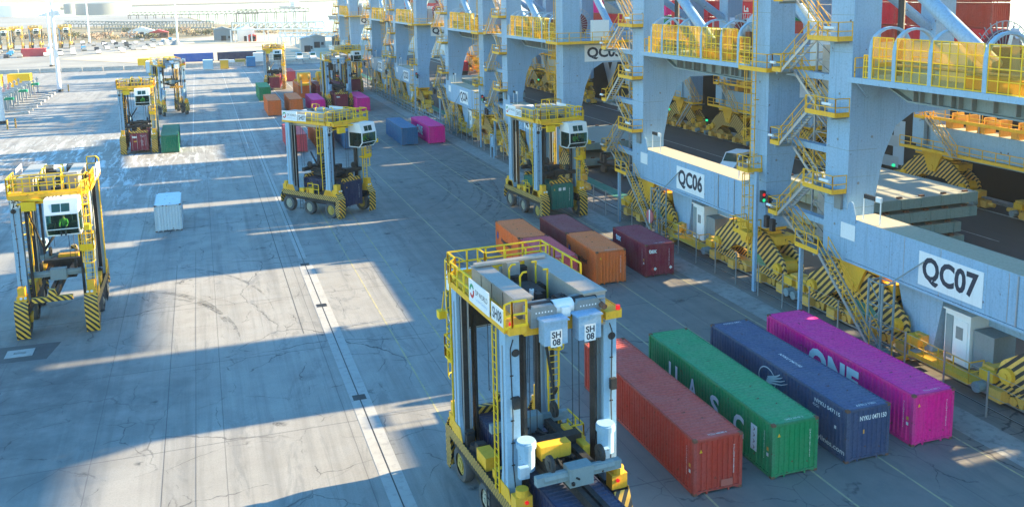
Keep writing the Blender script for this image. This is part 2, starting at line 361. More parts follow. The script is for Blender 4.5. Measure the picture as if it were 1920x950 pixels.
# drain with slot and gratings
mb = MB()
for (a, b) in ((28, 76.3),): mb.box(6.55, 7.02, a, b, 0.004, 0.012); mb.box(7.10, 7.62, a, b, 0.004, 0.012)
mb.box(6.75, 7.02, 78, 170, 0.004, 0.010); mb.box(7.10, 7.4, 78, 170, 0.004, 0.010)
tag(mb.build('drain_channel', M['slab']), kind='structure')
tag(MB().box(7.03, 7.09, 28, 170, 0.004, 0.006).build('drain_slot', M['iron']), kind='structure')
tag(MB().box(5.2, 5.26, 60, 172, 0.004, 0.008).box(-3.03, -3.0, 30, 80, .004, .008).box(-1.56, -1.535, 40, 84, .004, .008).build('slab_joint', M['asphalt']), kind='structure')
for k, (yy, s) in enumerate(((76.1, 'at the far end of the drain channel'), (65.2, 'in the sunlit middle of the drain channel'), (48.8, 'in the shaded near end of the drain channel'))):
    mb = MB()
    mb.box(6.72, 7.40, yy-.32, yy-.29, .012, .03).box(6.72, 7.40, yy+.29, yy+.32, .012, .03)
    for i in range(9): mb.box(6.73+i*.08, 6.77+i*.08, yy-.29, yy+.29, .012, .03)
    mb.box(6.7, 7.42, yy-.33, yy+.33, .0125, .016)
    tag(mb.build('drain_grating', M['iron']), 'small dark iron grating '+s, 'grating', 'gratings in the drain channel')
# repair patch and access cover, lower left
sheet_poly('asphalt_patch', [(-14.2, 61.7), (-10.4, 61.5), (-9.9, 64.4), (-13.6, 64.6)], 0.008, M['asphalt'])
mb = MB().box(-12.95, -11.35, 62.45, 63.75, .008, .03); mb.build_ = None
o = mb.build('access_cover', M['slab']); tag(o, 'pale rectangular access cover set in a dark asphalt patch', 'access cover', None)
MB().box(-12.5, -11.8, 63.0, 63.04, .03, .04).box(-12.5, -11.8, 63.2, 63.24, .03, .04).box(-12.5, -12.46, 63.0, 63.24, .03, .04).build('handle', M['iron'], o)
# painted lines
mb = MB()
for x in (10.72, 13.5, 19.8, 25.4, 29.1, 33.9): mb.box(x-.05, x+.05, 24, 170 if x > 15 else 120, .004, .008)
tag(mb.build('lane_marking', M['line_y']), kind='structure')
mb = MB()
for y in (228, 236, 244, 252, 262, 270): mb.box(15+(y % 3), 30, y, y+.15, .004, .008)
for x in (-2, 5.8, 12, 16, 20.5): mb.box(x, x+.12, 140, 290, .004, .008)
mb.box(-20, 40, 296, 296.25, .004, .008)
mb.box(50.5, 50.62, 40, 200, .004, .008); mb.box(64.0, 64.1, 60, 200, .004, .008)
for i in range(26): mb.box(57.5, 57.6, 40+i*6.2, 43+i*6.2, .004, .008); mb.box(60.6, 60.7, 43+i*6.2, 46+i*6.2, .004, .008)
tag(mb.build('road_marking', M['line_w']), kind='structure')
tag(MB().box(41.3, 43.0, 20, 300, .004, .009).build('green_walkway', M['greenpath']), kind='structure')
mb = MB()
for i in range(56): mb.box(41.28, 41.36, 21+i*5, 23.2+i*5, .009, .013); mb.box(42.94, 43.02, 21+i*5, 23.2+i*5, .009, .013)
tag(mb.build('walkway_edge_marking', M['line_y']), kind='structure')
# crane rails in their troughs and the pale strip beside the fence
tag(MB().box(34.6, 36.6, -40, 320, .004, .010).build('quay_strip', mottled('strip_concrete', (.24, .24, .235), (.32, .32, .31), .4, .85, (.17, .17, .17), 2)), kind='structure')
for x in (39.3, 71.8):
    mb = MB().box(x-.35, x-.06, -60, 320, .004, .007).box(x+.06, x+.35, -60, 320, .004, .007)
    tag(mb.build('rail_trough', M['iron']), kind='structure')
    tag(MB().box(x-.045, x+.045, -60, 320, .004, .07).build('crane_rail', M['steel']), kind='structure')
tag(MB().box(37.9, 38.02, -40, 320, .004, .04).box(40.5, 40.6, -40, 320, .004, .03).build('cable_slot', M['iron']), kind='structure')
tag(MB().box(74.7, 75.5, -100, 330, .004, .35).build('quay_cope', M['precast']), kind='structure')
# tyre marks: curved dark arcs
mb = MB(); rnd = random.Random(3)
for i in range(26):
    cx = rnd.uniform(14, 34); cy = rnd.uniform(78, 125); R = rnd.uniform(6, 16); a0 = rnd.uniform(-1.2, 1.6); da = rnd.uniform(0.5, 1.5); wd = rnd.uniform(.12, .3)
    if i < 8: cx, cy, R, a0, da = 16+rnd.uniform(-1.5, 1.5), 103+rnd.uniform(-3, 3), rnd.uniform(12, 15), -1.1+rnd.uniform(-.2, .3), 1.9
    if i > 22: cx, cy, R, a0, da = -8+rnd.uniform(-2, 2), 62+rnd.uniform(-4, 4), rnd.uniform(7, 10), 0.0, 1.4
    L = [[], []]
    for k in range(15):
        a = a0+da*k/14; ww = wd*math.sin(pi*(k+.5)/15)
        L[0].append((cx+(R-ww)*math.cos(a), cy+(R-ww)*math.sin(a)*1.5, .0065+i*.00002)); L[1].append((cx+(R+ww)*math.cos(a), cy+(R+ww)*math.sin(a)*1.5, .0065+i*.00002))
    mb.strip(L)
def tyremark():
    m, nt, b = new_mat('tyre_mark'); b.inputs['Base Color'].default_value = (0.085, 0.09, 0.095, 1); b.inputs['Roughness'].default_value = 0.8
    tr = nt.nodes.new('ShaderNodeBsdfTransparent'); mx = nt.nodes.new('ShaderNodeMixShader')
    nt.links.new(ramp(nt, noise(nt, objco(nt), 1.1, 6, 0.7), 0.42, 0.68, 0, 0.5), mx.inputs[0]); nt.links.new(tr.outputs[0], mx.inputs[1]); nt.links.new(b.outputs[0], mx.inputs[2])
    nt.links.new(mx.outputs[0], nt.nodes['Material Output'].inputs[0]); return m
tag(mb.build('tyre_marks', tyremark()), kind='structure')
# ------------------------------------------------------------ containers
CW = 2.438
CMAT = {}
def cmat(c):
    if c not in CMAT: CMAT[c] = paint('container_'+c, CCOL[c], 0.5, 0, 0.6, 0.7)
    return CMAT[c]
RMAT = {}
FMAT = {}
def fmat(c):
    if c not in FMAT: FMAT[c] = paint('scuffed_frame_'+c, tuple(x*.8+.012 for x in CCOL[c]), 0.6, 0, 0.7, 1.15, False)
    return FMAT[c]
def rmat(c):
    if c not in RMAT: RMAT[c] = paint('skylit_roof_'+c, tuple(min(.95, x*1.12+.045) for x in CCOL[c]), 0.55, 0, 0.75, 0.8, False)  # roof colour lightened to stand for the sky it reflects
    return RMAT[c]
CCOL = dict(red=(0.50, 0.05, 0.03), green=(0.0, 0.25, 0.09), blue=(0.04, 0.07, 0.16), magenta=(0.85, 0.004, 0.27), maroon=(0.25, 0.018, 0.045),
            brown=(0.26, 0.04, 0.045), orange=(0.88, 0.17, 0.03), rose=(0.62, 0.07, 0.09), white=(0.60, 0.68, 0.72), navy=(0.012, 0.025, 0.085), teal=(0.01, 0.17, 0.13),
            petrol=(0.015, 0.13, 0.27), crimson=(0.70, 0.02, 0.04), grey=(0.35, 0.36, 0.36), darkgreen=(0.0, 0.17, 0.09), cobalt=(0.03, 0.12, 0.45), cream=(0.6, 0.56, 0.46))
M['rustframe'] = paint('rusty_casting', (0.16, 0.075, 0.045), 0.7, 0, 0.5, 0.6)
CGEO = {}
def cgeo(L, H, c):
    k = (L, H, c)
    if k in CGEO: return CGEO[k]
    w = CW/2; n = int(L/0.28); p = (L-0.36)/n; d = 0.05
    body = MB()
    def corr(n, p, start, fn, z0, z1):
        pts = []
        for i in range(n):
            s = start+i*p; pts += [(s, 0), (s+p*.30, 0), (s+p*.40, d), (s+p*.90, d)]
        pts.append((start+n*p, 0))
        body.strip([[fn(a, b)+(z0,) for a, b in pts], [fn(a, b)+(z1,) for a, b in pts]])
    corr(n, p, -L/2+.18, lambda a, b: (-w+.015+b, a), .15, H-.1)
    corr(n, p, -L/2+.18, lambda a, b: (w-.015-b, a), .15, H-.1)
    corr(8, (CW-.30)/8, -w+.15, lambda a, b: (a, -L/2+.02+b), .16, H-.1)
    m1 = body.mesh('corrugated_wall', cmat(c))
    roof = MB(); nr = int(L/0.26); pr = (L-.3)/nr; pts = []
    for i in range(nr):
        s = -L/2+.15+i*pr; pts += [(s, 0), (s+pr*.5, 0), (s+pr*.6, -.035), (s+pr*.9, -.035)]
    pts.append((L/2-.15, 0))
    roof.strip([[(-w+.06, a, H-.015+b) for a, b in pts], [(w-.06, a, H-.015+b) for a, b in pts]])
    roof.box(-w+.06, w-.06, -L/2+.03, -L/2+.16, H-.05, H-.008).box(-w+.06, w-.06, L/2-.16, L/2-.03, H-.05, H-.008)
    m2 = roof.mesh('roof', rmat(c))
    fr = MB()
    for s in (-1, 1):
        a, b = sorted((s*w, s*(w-.07)))
        fr.box(a, b, -L/2+.1, L/2-.1, H-.12, H-.005); fr.box(a, b, -L/2+.1, L/2-.1, .03, .17)
        for e in (-1, 1):
            c0, c1 = sorted((s*w, s*(w-.15))); y0, y1 = sorted((e*L/2, e*(L/2-.15))); fr.box(c0, c1, y0, y1, .1, H-.1)
    for e in (-1, 1):
        y0, y1 = sorted((e*L/2, e*(L/2-.08))); fr.box(-w+.15, w-.15, y0, y1, H-.12, H-.004)
        y0, y1 = sorted((e*L/2, e*(L/2-.06))); fr.box(-w+.15, w-.15, y0, y1, .12, .2)
        for q in (-.55, .55): fr.box(q-.04, q+.04, y0, y1, .0, .12)
        for s in (-1, 1): fr.prism([(s*(w-.16), .12), (s*(w-.16), .02), (s*(w-.42), .12)][::s], y0, y1, 'y')
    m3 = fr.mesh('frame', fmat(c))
    ca = MB()
    cm = ca.box(-.09, .09, -.09, .09, -.06, .06).mesh('corner_casting', M['rustframe'])
    dr = MB()
    dr.box(-w+.15, -.01, L/2-.06, L/2-.03, .2, H-.12).box(.01, w-.15, L/2-.06, L/2-.03, .2, H-.12)
    m4 = dr.mesh('door', cmat(c))
    bars = MB()
    for q in (-.95, -.35, .35, .95): bars.tube((q, L/2-.005, .16), (q, L/2-.005, H-.12), .02, 6)
    for q in (-.65, .65): bars.box(q-.3, q+.3, L/2-.03, L/2+.01, 1.1, 1.14)
    m5 = bars.mesh('locking_bar', M['steel'])
    CGEO[k] = (m1, m2, m3, cm, m4, m5); return CGEO[k]
def mo(name, me, parent, loc=None):
    o = bpy.data.objects.new(name, me); col.objects.link(o); o.parent = parent
    if loc: o.location = loc
    return o
def container(x, y, z, L, c, label, H=2.591, rz=0.0, group='shipping containers on the yard', detail=2, corner=True):
    """x, y: near left bottom corner when corner is set, else centre"""
    if corner: x += CW/2; y += L/2
    t = empty('shipping_container', (x, y, z), rz, label=label, cat='container', group=group)
    m1, m2, m3, cm, m4, m5 = cgeo(L, H, c)
    mo('corrugated_wall', m1, t); mo('roof', m2, t)
    mo('frame', m3, t); mo('door', m4, t)
    if detail > 1:
        mo('locking_bar', m5, t)
        for sx in (-1, 1):
            for sy in (-1, 1):
                for zz in (.06, H-.055): mo('corner_casting', cm, t, (sx*(CW/2-.085), sy*(L/2-.085), zz))
    return t
def side_text(t, txt, yc, zc, w, h, mat='signwhite', name='lettering', off=0.012, **kw):
    """lettering on the -X side; reads from +Y to -Y"""
    return fit_text(MB(), txt, (-CW/2-off, yc, zc), (0, -1, 0), (0, 0, 1), w, h, **kw).build(name, mat, t)
def end_text(t, txt, xc, zc, w, h, L, mat='signwhite', name='lettering', up=False, off=0.006, **kw):
    if up: return fit_text(MB(), txt, (xc, -L/2-off, zc), (0, 0, -1), (1, 0, 0), w, h, **kw).build(name, mat, t)
    return fit_text(MB(), txt, (xc, -L/2-off, zc), (1, 0, 0), (0, 0, 1), w, h, **kw).build(name, mat, t)
def roof_text(t, txt, xc, yc, w, h, H, **kw):
    return fit_text(MB(), txt, (xc, yc, H+.004), (1, 0, 0), (0, 1, 0), w, h, **kw).build('roof_code', 'signwhite', t)
def codes(t, L, H, code, side=True):
    vs = '\n'.join(code.replace(' ', ''))
    fit_text(MB(), vs, (.78, -L/2-.006, 1.45), (1, 0, 0), (0, 0, 1), .08, 1.35, line=.8).build('container_code', 'signwhite', t)
    roof_text(t, code, 0.1, -L/2+.30, .95, .13, H)
    if side:
        fit_text(MB(), vs, (-CW/2-.012, -L/2+.62, 1.45), (0, -1, 0), (0, 0, 1), .08, 1.35, line=.8).build('container_code', 'signwhite', t)
        mb = MB().box(-CW/2-.012, -CW/2-.002, -L/2+.28, -L/2+.42, 1.25, 1.42); mb.build('orange_sticker', plain('s', (0.65, .35, .05)) if 'st' not in M else M['st'], t)
        MB().box(-CW/2-.012, -CW/2-.002, -L/2+.28, -L/2+.42, .98, 1.14).build('white_sticker', 'signwhite', t)
    MB().prism([(-.95, 2.0), (-.80, 2.0), (-.875, 2.17)], -L/2-.004, -L/2, 'y').build('warning_triangle', M['tri'], t)
M['st'] = plain('orange_sticker', (0.65, .33, .05)); M['tri'] = plain('warning_yellow', (.85, .5, .02))
# front row: four 40 ft boxes
FR = []
for (x, y, c, label) in ((19.2, 33.29, 'red', 'brick red forty foot container with a plain side, nearest to the big straddle carrier'),
                         (23.22, 33.34, 'green', 'green forty foot container with white UASC letters on its side'),
                         (27.23, 33.33, 'blue', 'dark blue forty foot container with a white wing logo, right of the green one'),
                         (31.22, 33.55, 'magenta', 'magenta forty foot container with large ONE letters, nearest the crane rail')):
    FR.append(container(x, y, 0, 12.19, c, label, H=2.62))
L = 12.19; H = 2.62
codes(FR[0], L, H, 'TCLU 460282 0'); codes(FR[1], L, H, 'UASU 107101 2'); codes(FR[3], L, H, 'TLLU 411861 2')
MB().box(.15, .75, -L/2-.004, -L/2, .22, .55).build('pink_repair_panel', plain('pink_patch', (.45, .12, .09)), FR[0])
for ch, yw, ww in (('U', 42.6, .95), ('A', 40.5, .9), ('S', 38.3, .85), ('C', 36.1, .9)):
    side_text(FR[1], ch, yw-33.34-L/2, 1.35, ww, 1.15, bold=.03)
o = MB().box(-CW/2-.012, -CW/2-.002, -L/2+1.22, -L/2+1.72, .75, 2.0).build('white_sticker_strip', 'signwhite', FR[1])
for k in range(4): side_text(FR[1], ')', -L/2+1.47, .9+k*.3, .18, .2, mat='reelred', name='red_mark', off=.015)
roof_text(FR[2], 'APRU 7001', .05, -L/2+.32, 1.1, .17, H); roof_text(FR[2], 'NYKU 0471', .05, L/2-.3, 1.1, .17, H)
fit_text(MB(), 'NYKU 047150', (-.1, -.1, H+.004), (0, -1, 0), (1, 0, 0), 1.9, .2, bold=.02).build('roof_code', 'signwhite', FR[2])
end_text(FR[2], 'NYKU 0471150', .25, 2.12, 1.5, .24, L, bold=.02); side_text(FR[2], 'NYKU 047115', -L/2+1.45, 2.2, 1.9, .2, bold=.02); side_text(FR[2], '45G1', -L/2+2.3, 1.95, .5, .14)
side_text(FR[2], 'ylines.com', -L/2+1.1, .45, 2.0, .34, bold=.01)
MB().box(-CW/2-.012, -CW/2-.002, -L/2+.75, -L/2+.88, 1.4, 1.55).build('white_sticker', 'signwhite', FR[2])
MB().box(-.3, -.22, -L/2-.004, -L/2, 1.35, 1.55).build('orange_sticker', M['st'], FR[2])
mb = MB()   # winged emblem in white outline on the blue side
def P2(a, b): return (-CW/2-.012, -L/2+6.4-a, 1.62+b)
def ribbon(mb, pts, w0, w1):
    L0, L1 = [], []
    for i, (a, b) in enumerate(pts):
        j = min(i+1, len(pts)-1); k = max(i-1, 0); dx = pts[j][0]-pts[k][0]; dy = pts[j][1]-pts[k][1]; l = math.hypot(dx, dy) or 1
        w_ = (w0+(w1-w0)*i/(len(pts)-1))/2; L0.append(P2(a-dy/l*w_, b+dx/l*w_)); L1.append(P2(a+dy/l*w_, b-dx/l*w_))
    mb.strip([L0, L1])
ribbon(mb, [(.75*math.cos(t), .62*math.sin(t)) for t in [i*pi/12 for i in range(2, 25)]], .07, .03)
for k in range(4): ribbon(mb, [(-.1+.05*k, -.25+.12*k), (.5+.1*k, -.05+.16*k), (1.25-.05*k, .15+.16*k), (1.8-.22*k, .42+.09*k)], .13, .02)
mb.build('wing_emblem', 'signwhite', FR[2])
side_text(FR[3], 'ONE', 39.55-33.55-L/2, 1.5, 4.2, 1.5, bold=.06, sx=1.0, space=1.1)
# 20 ft boxes behind the near carrier, in the order left to right, near to far
S = 6.058
c1 = container(27.2, 61.95, 0, S, 'orange', 'rusty orange twenty foot container with black lettering, beside the maroon tex container')
side_text(c1, 'Hapag-Lloyd', .1, 1.3, 2.6, .52, mat='black', bold=.03); codes(c1, S, 2.591, 'HLXU 336158 4', False)
c2 = container(27.2, 68.15, 0, S, 'brown', 'dark brown twenty foot container directly behind the rusty orange one')
c3 = container(31.5, 62.3, 0, S, 'maroon', 'maroon twenty foot container with white tex lettering and hazard diamonds on its end')
end_text(c3, 'tex', -.62, 2.05, .7, .36, S, bold=.04); codes(c3, S, 2.591, 'TEXU 208815 0', True); side_text(c3, 'tex', 1.9, 2.0, 1.0, .5, bold=.04)
for q, m in ((-.62, 'redp'), (-.42, 'signwhite'), (.92, 'signwhite')): MB().prism([(q-.15, .62), (q, .47), (q+.15, .62), (q, .77)], -S/2-.01, -S/2-.004, 'y').build('hazard_diamond', m, c3)
c4 = container(23.2, 61.9, 0, S, 'rose', 'pinkish maroon twenty foot container partly hidden behind the big straddle carrier railings'); codes(c4, S, 2.591, 'TRLU 281733 0')
c5 = container(23.1, 68.1, 0, S, 'orange', 'faded orange twenty foot container with a blue mark, farthest left of the near cluster')
side_text(c5, 'Hapag-Lloyd', .1, 1.3, 2.6, .5, mat='black', bold=.03)
for cc in (c1, c5): MB().prism([(-CW/2+0, 0)]*0 or [(2.1, 1.4), (2.4, 1.1), (2.7, 1.4), (2.5, 1.55), (2.55, 1.85), (2.2, 1.7)], -CW/2-.012, -CW/2-.004, 'x').build('blue_mark', 'navy', cc)
# white box in the open yard, the green one behind it
wb = container(-5.17, 92.45, 0, S, 'white', 'white twenty foot container with rust at its roof edge, alone in the open yard')
for k in range(7):
    MB().box(-1.15+k*.33, -.93+k*.3, -S/2-.003, -S/2+.03, 2.50, 2.585).build('rust_patch', 'rustframe', wb) if k in (0, 2, 3, 6) else None
container(-6.2, 140.6, 0, 12.19, 'darkgreen', 'dark green forty foot container standing beside a loaded straddle carrier')
container(11.4, 203.0, 0, 12.19, 'green', 'green container in the far left of the distant rows, beside a straddle carrier', H=2.9)
container(11.3, 176.3, 0, 12.19, 'orange', 'orange container at the left end of the distant front row', H=2.9)
container(15.3, 176.6, 0, 12.19, 'orange', 'orange container between another orange one and a magenta one in the distant row', H=2.9)
container(19.4, 176.2, 0, 12.19, 'magenta', 'magenta container left of the far straddle carrier seen from behind')
container(27.7, 175.2, 0, 12.19, 'magenta', 'magenta container right of the far straddle carrier, half behind a cab roof')
container(19.6, 203.5, 0, 12.19, 'orange', 'orange container beneath the yellow spreader in the far rows', H=2.9)
container(23.6, 203.5, 0, 12.19, 'maroon', 'maroon container behind the far magenta one, next to an orange one')
container(27.9, 204.5, 0, 12.19, 'maroon', 'maroon container far right in the distant rows behind the carrier legs')
container(20.8, 246.0, 0, 12.19, 'rose', 'pink faded container farthest away in the rows beyond the yellow spreader')
container(11.2, 133.0, 0, 12.19, 'rose', 'dusty pink forty foot container behind the left legs of the middle carrier')
container(15.2, 134.5, 0, 12.19, 'orange', 'orange forty foot container behind the middle carrier between pink and blue ones')
container(18.9, 132.9, 0, 12.19, 'petrol', 'blue forty foot container seen below the cab of the middle carrier')
container(27.2, 132.4, 0, 12.19, 'petrol', 'blue forty foot container standing free left of a magenta one')
m15 = container(31.25, 132.15, 0, 12.19, 'magenta', 'magenta forty foot container with ONE letters, right of the free standing blue one'); side_text(m15, 'ONE', 0, 1.4, 3.9, 1.3, bold=.05)
# ------------------------------------------------------------ ship-to-shore cranes
# crane axes: x = distance from the landside rail towards the water, y = distance beyond the near face of the far leg
YN, YF = -19.6, 2.2
GA = 32.5
def stair_flight(t, y0, z0, y1, z1, x0, x1):
    mb = MB(); st = MB(); n = max(3, int(abs(z1-z0)/.21))
    for x in (x0, x1): st.bar((x, y0, z0), (x, y1, z1), .06, .2)
    for i in range(n):
        f = (i+.5)/n; y = y0+(y1-y0)*f; z = z0+(z1-z0)*f; st.box(x0, x1, y-.11, y+.11, z-.015, z+.015)
    s = st.build('stair_flight', 'steel', t)
    for x in (x0-.03, x1+.03):
        for h in (.55, 1.05): mb.bar((x, y0, z0+h), (x, y1, z1+h), .042)
        m = max(2, int(abs(y1-y0)/1.1))
        for i in range(m+1): f = i/m; p = (x, y0+(y1-y0)*f, z0+(z1-z0)*f); mb.bar(p, (p[0], p[1], p[2]+1.05), .042)
    mb.build('handrail', 'yellow', s)
def landing(t, x0, x1, y0, y1, z, openside=''):
    o = MB().box(x0, x1, y0, y1, z-.08, z).box(x0-.05, x1+.6, y0+.3, y0+.42, z-.22, z-.081).build('stair_landing', 'girder', t)
    mb = MB(); P = dict(a=[(x0, y0), (x0, y1)], b=[(x0, y1), (x1, y1)], c=[(x0, y0), (x1, y0)])
    mb.box(x0-.03, x0, y0, y1, z-.06, z+.24)
    for k, (p, q) in P.items():
        if k in openside: continue
        railing(mb, [(*p, z), (*q, z)], 1.1, 1.1, .028)
        if k == 'b': mb.box(x0, x1, y1, y1+.03, z-.06, z+.24)
        if k == 'c': mb.box(x0, x1, y0-.03, y0, z-.06, z+.24)
    mb.build('railing', 'yellow', o)
def bogie(t, xc, yc):
    B = MB()
    poly = [(-4.9, 1.75), (-4.6, 2.6), (-2.3, 4.15), (-1.2, 4.35), (1.2, 4.35), (2.3, 4.15), (4.6, 2.6), (4.9, 1.75), (3.3, 1.25), (1.6, 2.35), (-1.6, 2.35), (-3.3, 1.25)]
    for s in (-1, 1):
        a, b = sorted((xc+s*.62, xc+s*.80)); B.prism([(yc+p, q) for p, q in poly], a, b)
    e = B.build('equaliser_beam', 'stripe', t)
    C = MB().box(xc-.62, xc+.62, yc-4.3, yc-2.2, 1.9, 2.5).box(xc-.62, xc+.62, yc+2.2, yc+4.3, 1.9, 2.5).box(xc-.62, xc+.62, yc-2.2, yc+2.2, 2.7, 4.2)
    C.prism([(yc-1.5, 4.88), (yc+1.5, 4.88), (yc+1.1, 4.3), (yc+.45, 2.9), (yc-.45, 2.9), (yc-1.1, 4.3)], xc-1.02, xc-.81)
    C.prism([(yc-1.5, 4.88), (yc+1.5, 4.88), (yc+1.1, 4.3), (yc+.45, 2.9), (yc-.45, 2.9), (yc-1.1, 4.3)], xc+.81, xc+1.02)
    C.box(xc-.8, xc+.8, yc-2.6, yc+2.6, 4.40, 4.86)
    C.tube((xc-1.1, yc, 3.3), (xc+1.1, yc, 3.3), .28, 12)
    for s in (-1, 1):
        C.tube((xc-1.05, yc+s*4.1, 1.95), (xc+1.05, yc+s*4.1, 1.95), .42, 12)
        C.tube((xc-1.12, yc+s*4.1, 1.95), (xc+1.12, yc+s*4.1, 1.95), .16, 8)
        C.box(xc-.5, xc+1.25, yc+s*2.6-.5, yc+s*2.6+.5, 3.35, 4.0)
        C.box(xc-.95, xc-.2, yc+s*5.4-.45, yc+s*5.4+.45, 1.2, 1.75)
    C.build('pivot_bracket', 'yellow', t)
    for s in (-1, 1):
        D = MB(); c2 = yc+s*3.25
        for q in (-1, 1):
            a, b = sorted((xc+q*.42, xc+q*.6)); D.prism([(c2-2.1, .75), (c2-1.5, 1.5), (c2-.5, 1.75), (c2+.5, 1.75), (c2+1.5, 1.5), (c2+2.1, .75), (c2+.6, .9), (c2-.6, .9)], a, b)
        D.build('bogie_frame', 'stripe_f', t)
        for q in (-1, 1):
            c3 = c2+q*1.38
            E_ = MB(); E_.prism([(c3-1.15, .28), (c3-1.25, .75), (c3-1.0, 1.05), (c3+1.0, 1.05), (c3+1.25, .75), (c3+1.15, .28)], xc-.41, xc+.41)
            for k in (-.62, .62): E_.tube((xc-.50, c3+k, .52), (xc+.50, c3+k, .52), .24, 12)
            E_.box(xc-1.05, xc-.42, c3-.35, c3+.45, .35, 1.0)
            tr = E_.build('wheel_truck', 'yellow_b', t)
            for k in (-.62, .62): MB().tube((xc-.12, c3+k, .40), (xc+.12, c3+k, .40), .33, 16).build('wheel', 'dark', tr)
            MB().prism([(c3-.95, .32), (c3-.55, .98), (c3-.2, .98), (c3-.6, .32)], xc-.425, xc-.412).prism([(c3+.1, .32), (c3+.5, .98), (c3+.85, .98), (c3+.45, .32)], xc-.425, xc-.412).build('stripe_decal', 'black', tr)
    for s in (-1, 1):
        F = MB().box(xc-.4, xc+.4, min(yc+s*5.95, yc+s*6.6), max(yc+s*5.95, yc+s*6.6), .35, 1.0).tube((xc, yc+s*6.6, .7), (xc, yc+s*7.3, .7), .22, 10)
        F.box(xc-.6, xc+.3, min(yc+s*5.2, yc+s*6.0), max(yc+s*5.2, yc+s*6.0), 1.35, 1.9)
        F.build('buffer', 'yellow_b', t)
        MB().tube((xc-.7, yc+s*5.7, .75), (xc-1.3, yc+s*5.7, .75), .3, 12).build('drive_motor', 'girder', t)
def sts_crane():
    t = empty('ship_to_shore_crane', (39.3, 47.4, 0))
    poly = [(-1.3, 4.86), (.75, 4.86), (.8, 8.5), (1.35, 11.3), (2.2, 13.2), (3.5, 13.96), (GA-3.2, 13.96), (GA-1.8, 13.2), (GA-1.0, 11.3), (GA-.8, 8.5), (GA-.75, 4.86), (GA+1.4, 4.86), (GA+1.4, 16.2), (-1.3, 16.2)]
    for y0 in (YN, 0.0):
        MB().prism(poly, y0, y0+2.2, 'y').build('portal_frame', 'blue', t)
        for x0, x1 in ((-1.29, .75), (GA-1.0, GA+1.39)):
            u = MB().box(x0, x1, y0+.01, y0+2.19, 16.2, 42).build('upper_leg', 'blue', t)
        seams = MB()
        for z in (8.1, 11.8): seams.box(-1.304, -1.3, y0, y0+2.2, z, z+.03).box(-1.3, .8, y0-.004, y0, z, z+.03)
        for z in (20.2,): seams.box(-1.295, -1.29, y0+.01, y0+2.19, z, z+.03)
        for z in (6.2, 10.0, 13.6, 17.9, 23.0): seams.box(-1.303, -1.3, y0, y0+2.2, z, z+.018)
        for z in (6.4, 10.1): seams.box(-1.3, .8, y0-.003, y0, z, z+.018)
        for x in (5.5, 11.5, 17.5, 23.5): seams.box(x, x+.02, y0-.003, y0, 14.0, 16.15)
        seams.build('weld_seam', 'girder', t)
        ob = MB()
        for z in (6.9, 9.4, 12.4, 15.3): ob.tube((-1.31, y0+1.1, z), (-1.295, y0+1.1, z), .09, 10)
        for z, x in ((7.0, .2), (12.6, .4), (9.7, -.5)): ob.tube((x, y0-.012, z), (x, y0+.01, z), .09, 10)
        ob.build('inspection_port', 'hood', t)
    # sills
    for x0, x1 in ((-1.3, .9), (GA-1.0, GA+1.2)):
        s = MB().box(x0+.002, x1, YN+2.2, -.001, 4.9, 7.6).box(x0+.01, x1-.01, YN+.1, YF-.1, 4.7, 4.859).build('sill_beam', 'blue', t)
    ws = MB()
    for y in (-2.0, -4.0, -11.2, -16.9): ws.box(-1.302, -1.299, y, y+.015, 4.92, 7.58)
    ws.build('weld_seam', 'girder', t)
    sd_ = MB()
    for y in (-5.2, -8.0+.1*0, -12.6, -14.6): sd_.box(-1.31, -1.298, y, y+.04, 4.95, 7.55)
    for y in (-13.2, -15.5): sd_.box(-1.36, -1.30, y, y+.07, 4.9, 7.55)
    sd_.build('cable_conduit', 'steel', t)
    MB().prism([(-.1, 7.4), (-.95, 7.4), (-.95, 7.9), (-.7, 8.6), (-.5, 8.7), (-.3, 8.6), (-.1, 7.9)], -1.38, -1.303).build('lifting_lug', 'blue', t)
    for y in (-2.6, -16.9): # lamp frames standing on the sill
        MB().bar((-.9, y, 7.6), (-.9, y, 9.2), .06).bar((-.9, y+1.5, 7.6), (-.9, y+1.5, 9.2), .06).box(-.97, -.83, y-.05, y+.4, 9.0, 9.3).bar((-.9, y, 9.2), (-.9, y+1.5, 9.2), .08).build('lamp_frame', 'white', t)
        MB().box(-.98, -.82, y+.42, y+1.45, 9.02, 9.28).build('lamp_housing', 'black', t)
    # upper platform, girder and hoops
    MB().box(-1.45, 3.2, YN+2.2, 0, 16.21, 16.42).box(-1.55, -1.45, YN+2.1, .1, 16.12, 16.46).build('platform_deck', 'blue_lite', t)
    g = MB()
    gp = [(-1.0, 16.2), (-3.4, 15.25), (-14.5, 15.0), (-17.3, 15.0), (-17.3, 16.2)]
    g.prism(gp, .35, .45); g.prism([(-1.0, 16.2), (-1.05, 16.1), (-3.4, 15.15), (-17.3, 14.9), (-17.3, 15.0), (-3.4, 15.25)], .0, .8)
    g.build('platform_girder', 'girder', t)
    st = MB(); y = -3.8
    while y > -17.2: st.box(.02, .34, y-.03, y+.03, 15.2, 16.2); st.box(.02, .34, y-.55, y-.49, 15.2, 16.2) if int(y*10) % 3 else None; y -= 1.45
    st.build('stiffener', 'hood', t)
    MB().prism([(-1.2, 16.1), (1.0, 16.1), (.1, 15.1), (-.3, 15.1)], -.35, -.25, 'y').build('gusset', 'blue', t)
    hy = [-1.7, -3.7, -6.5, -10.3, -13.3, -15.7]
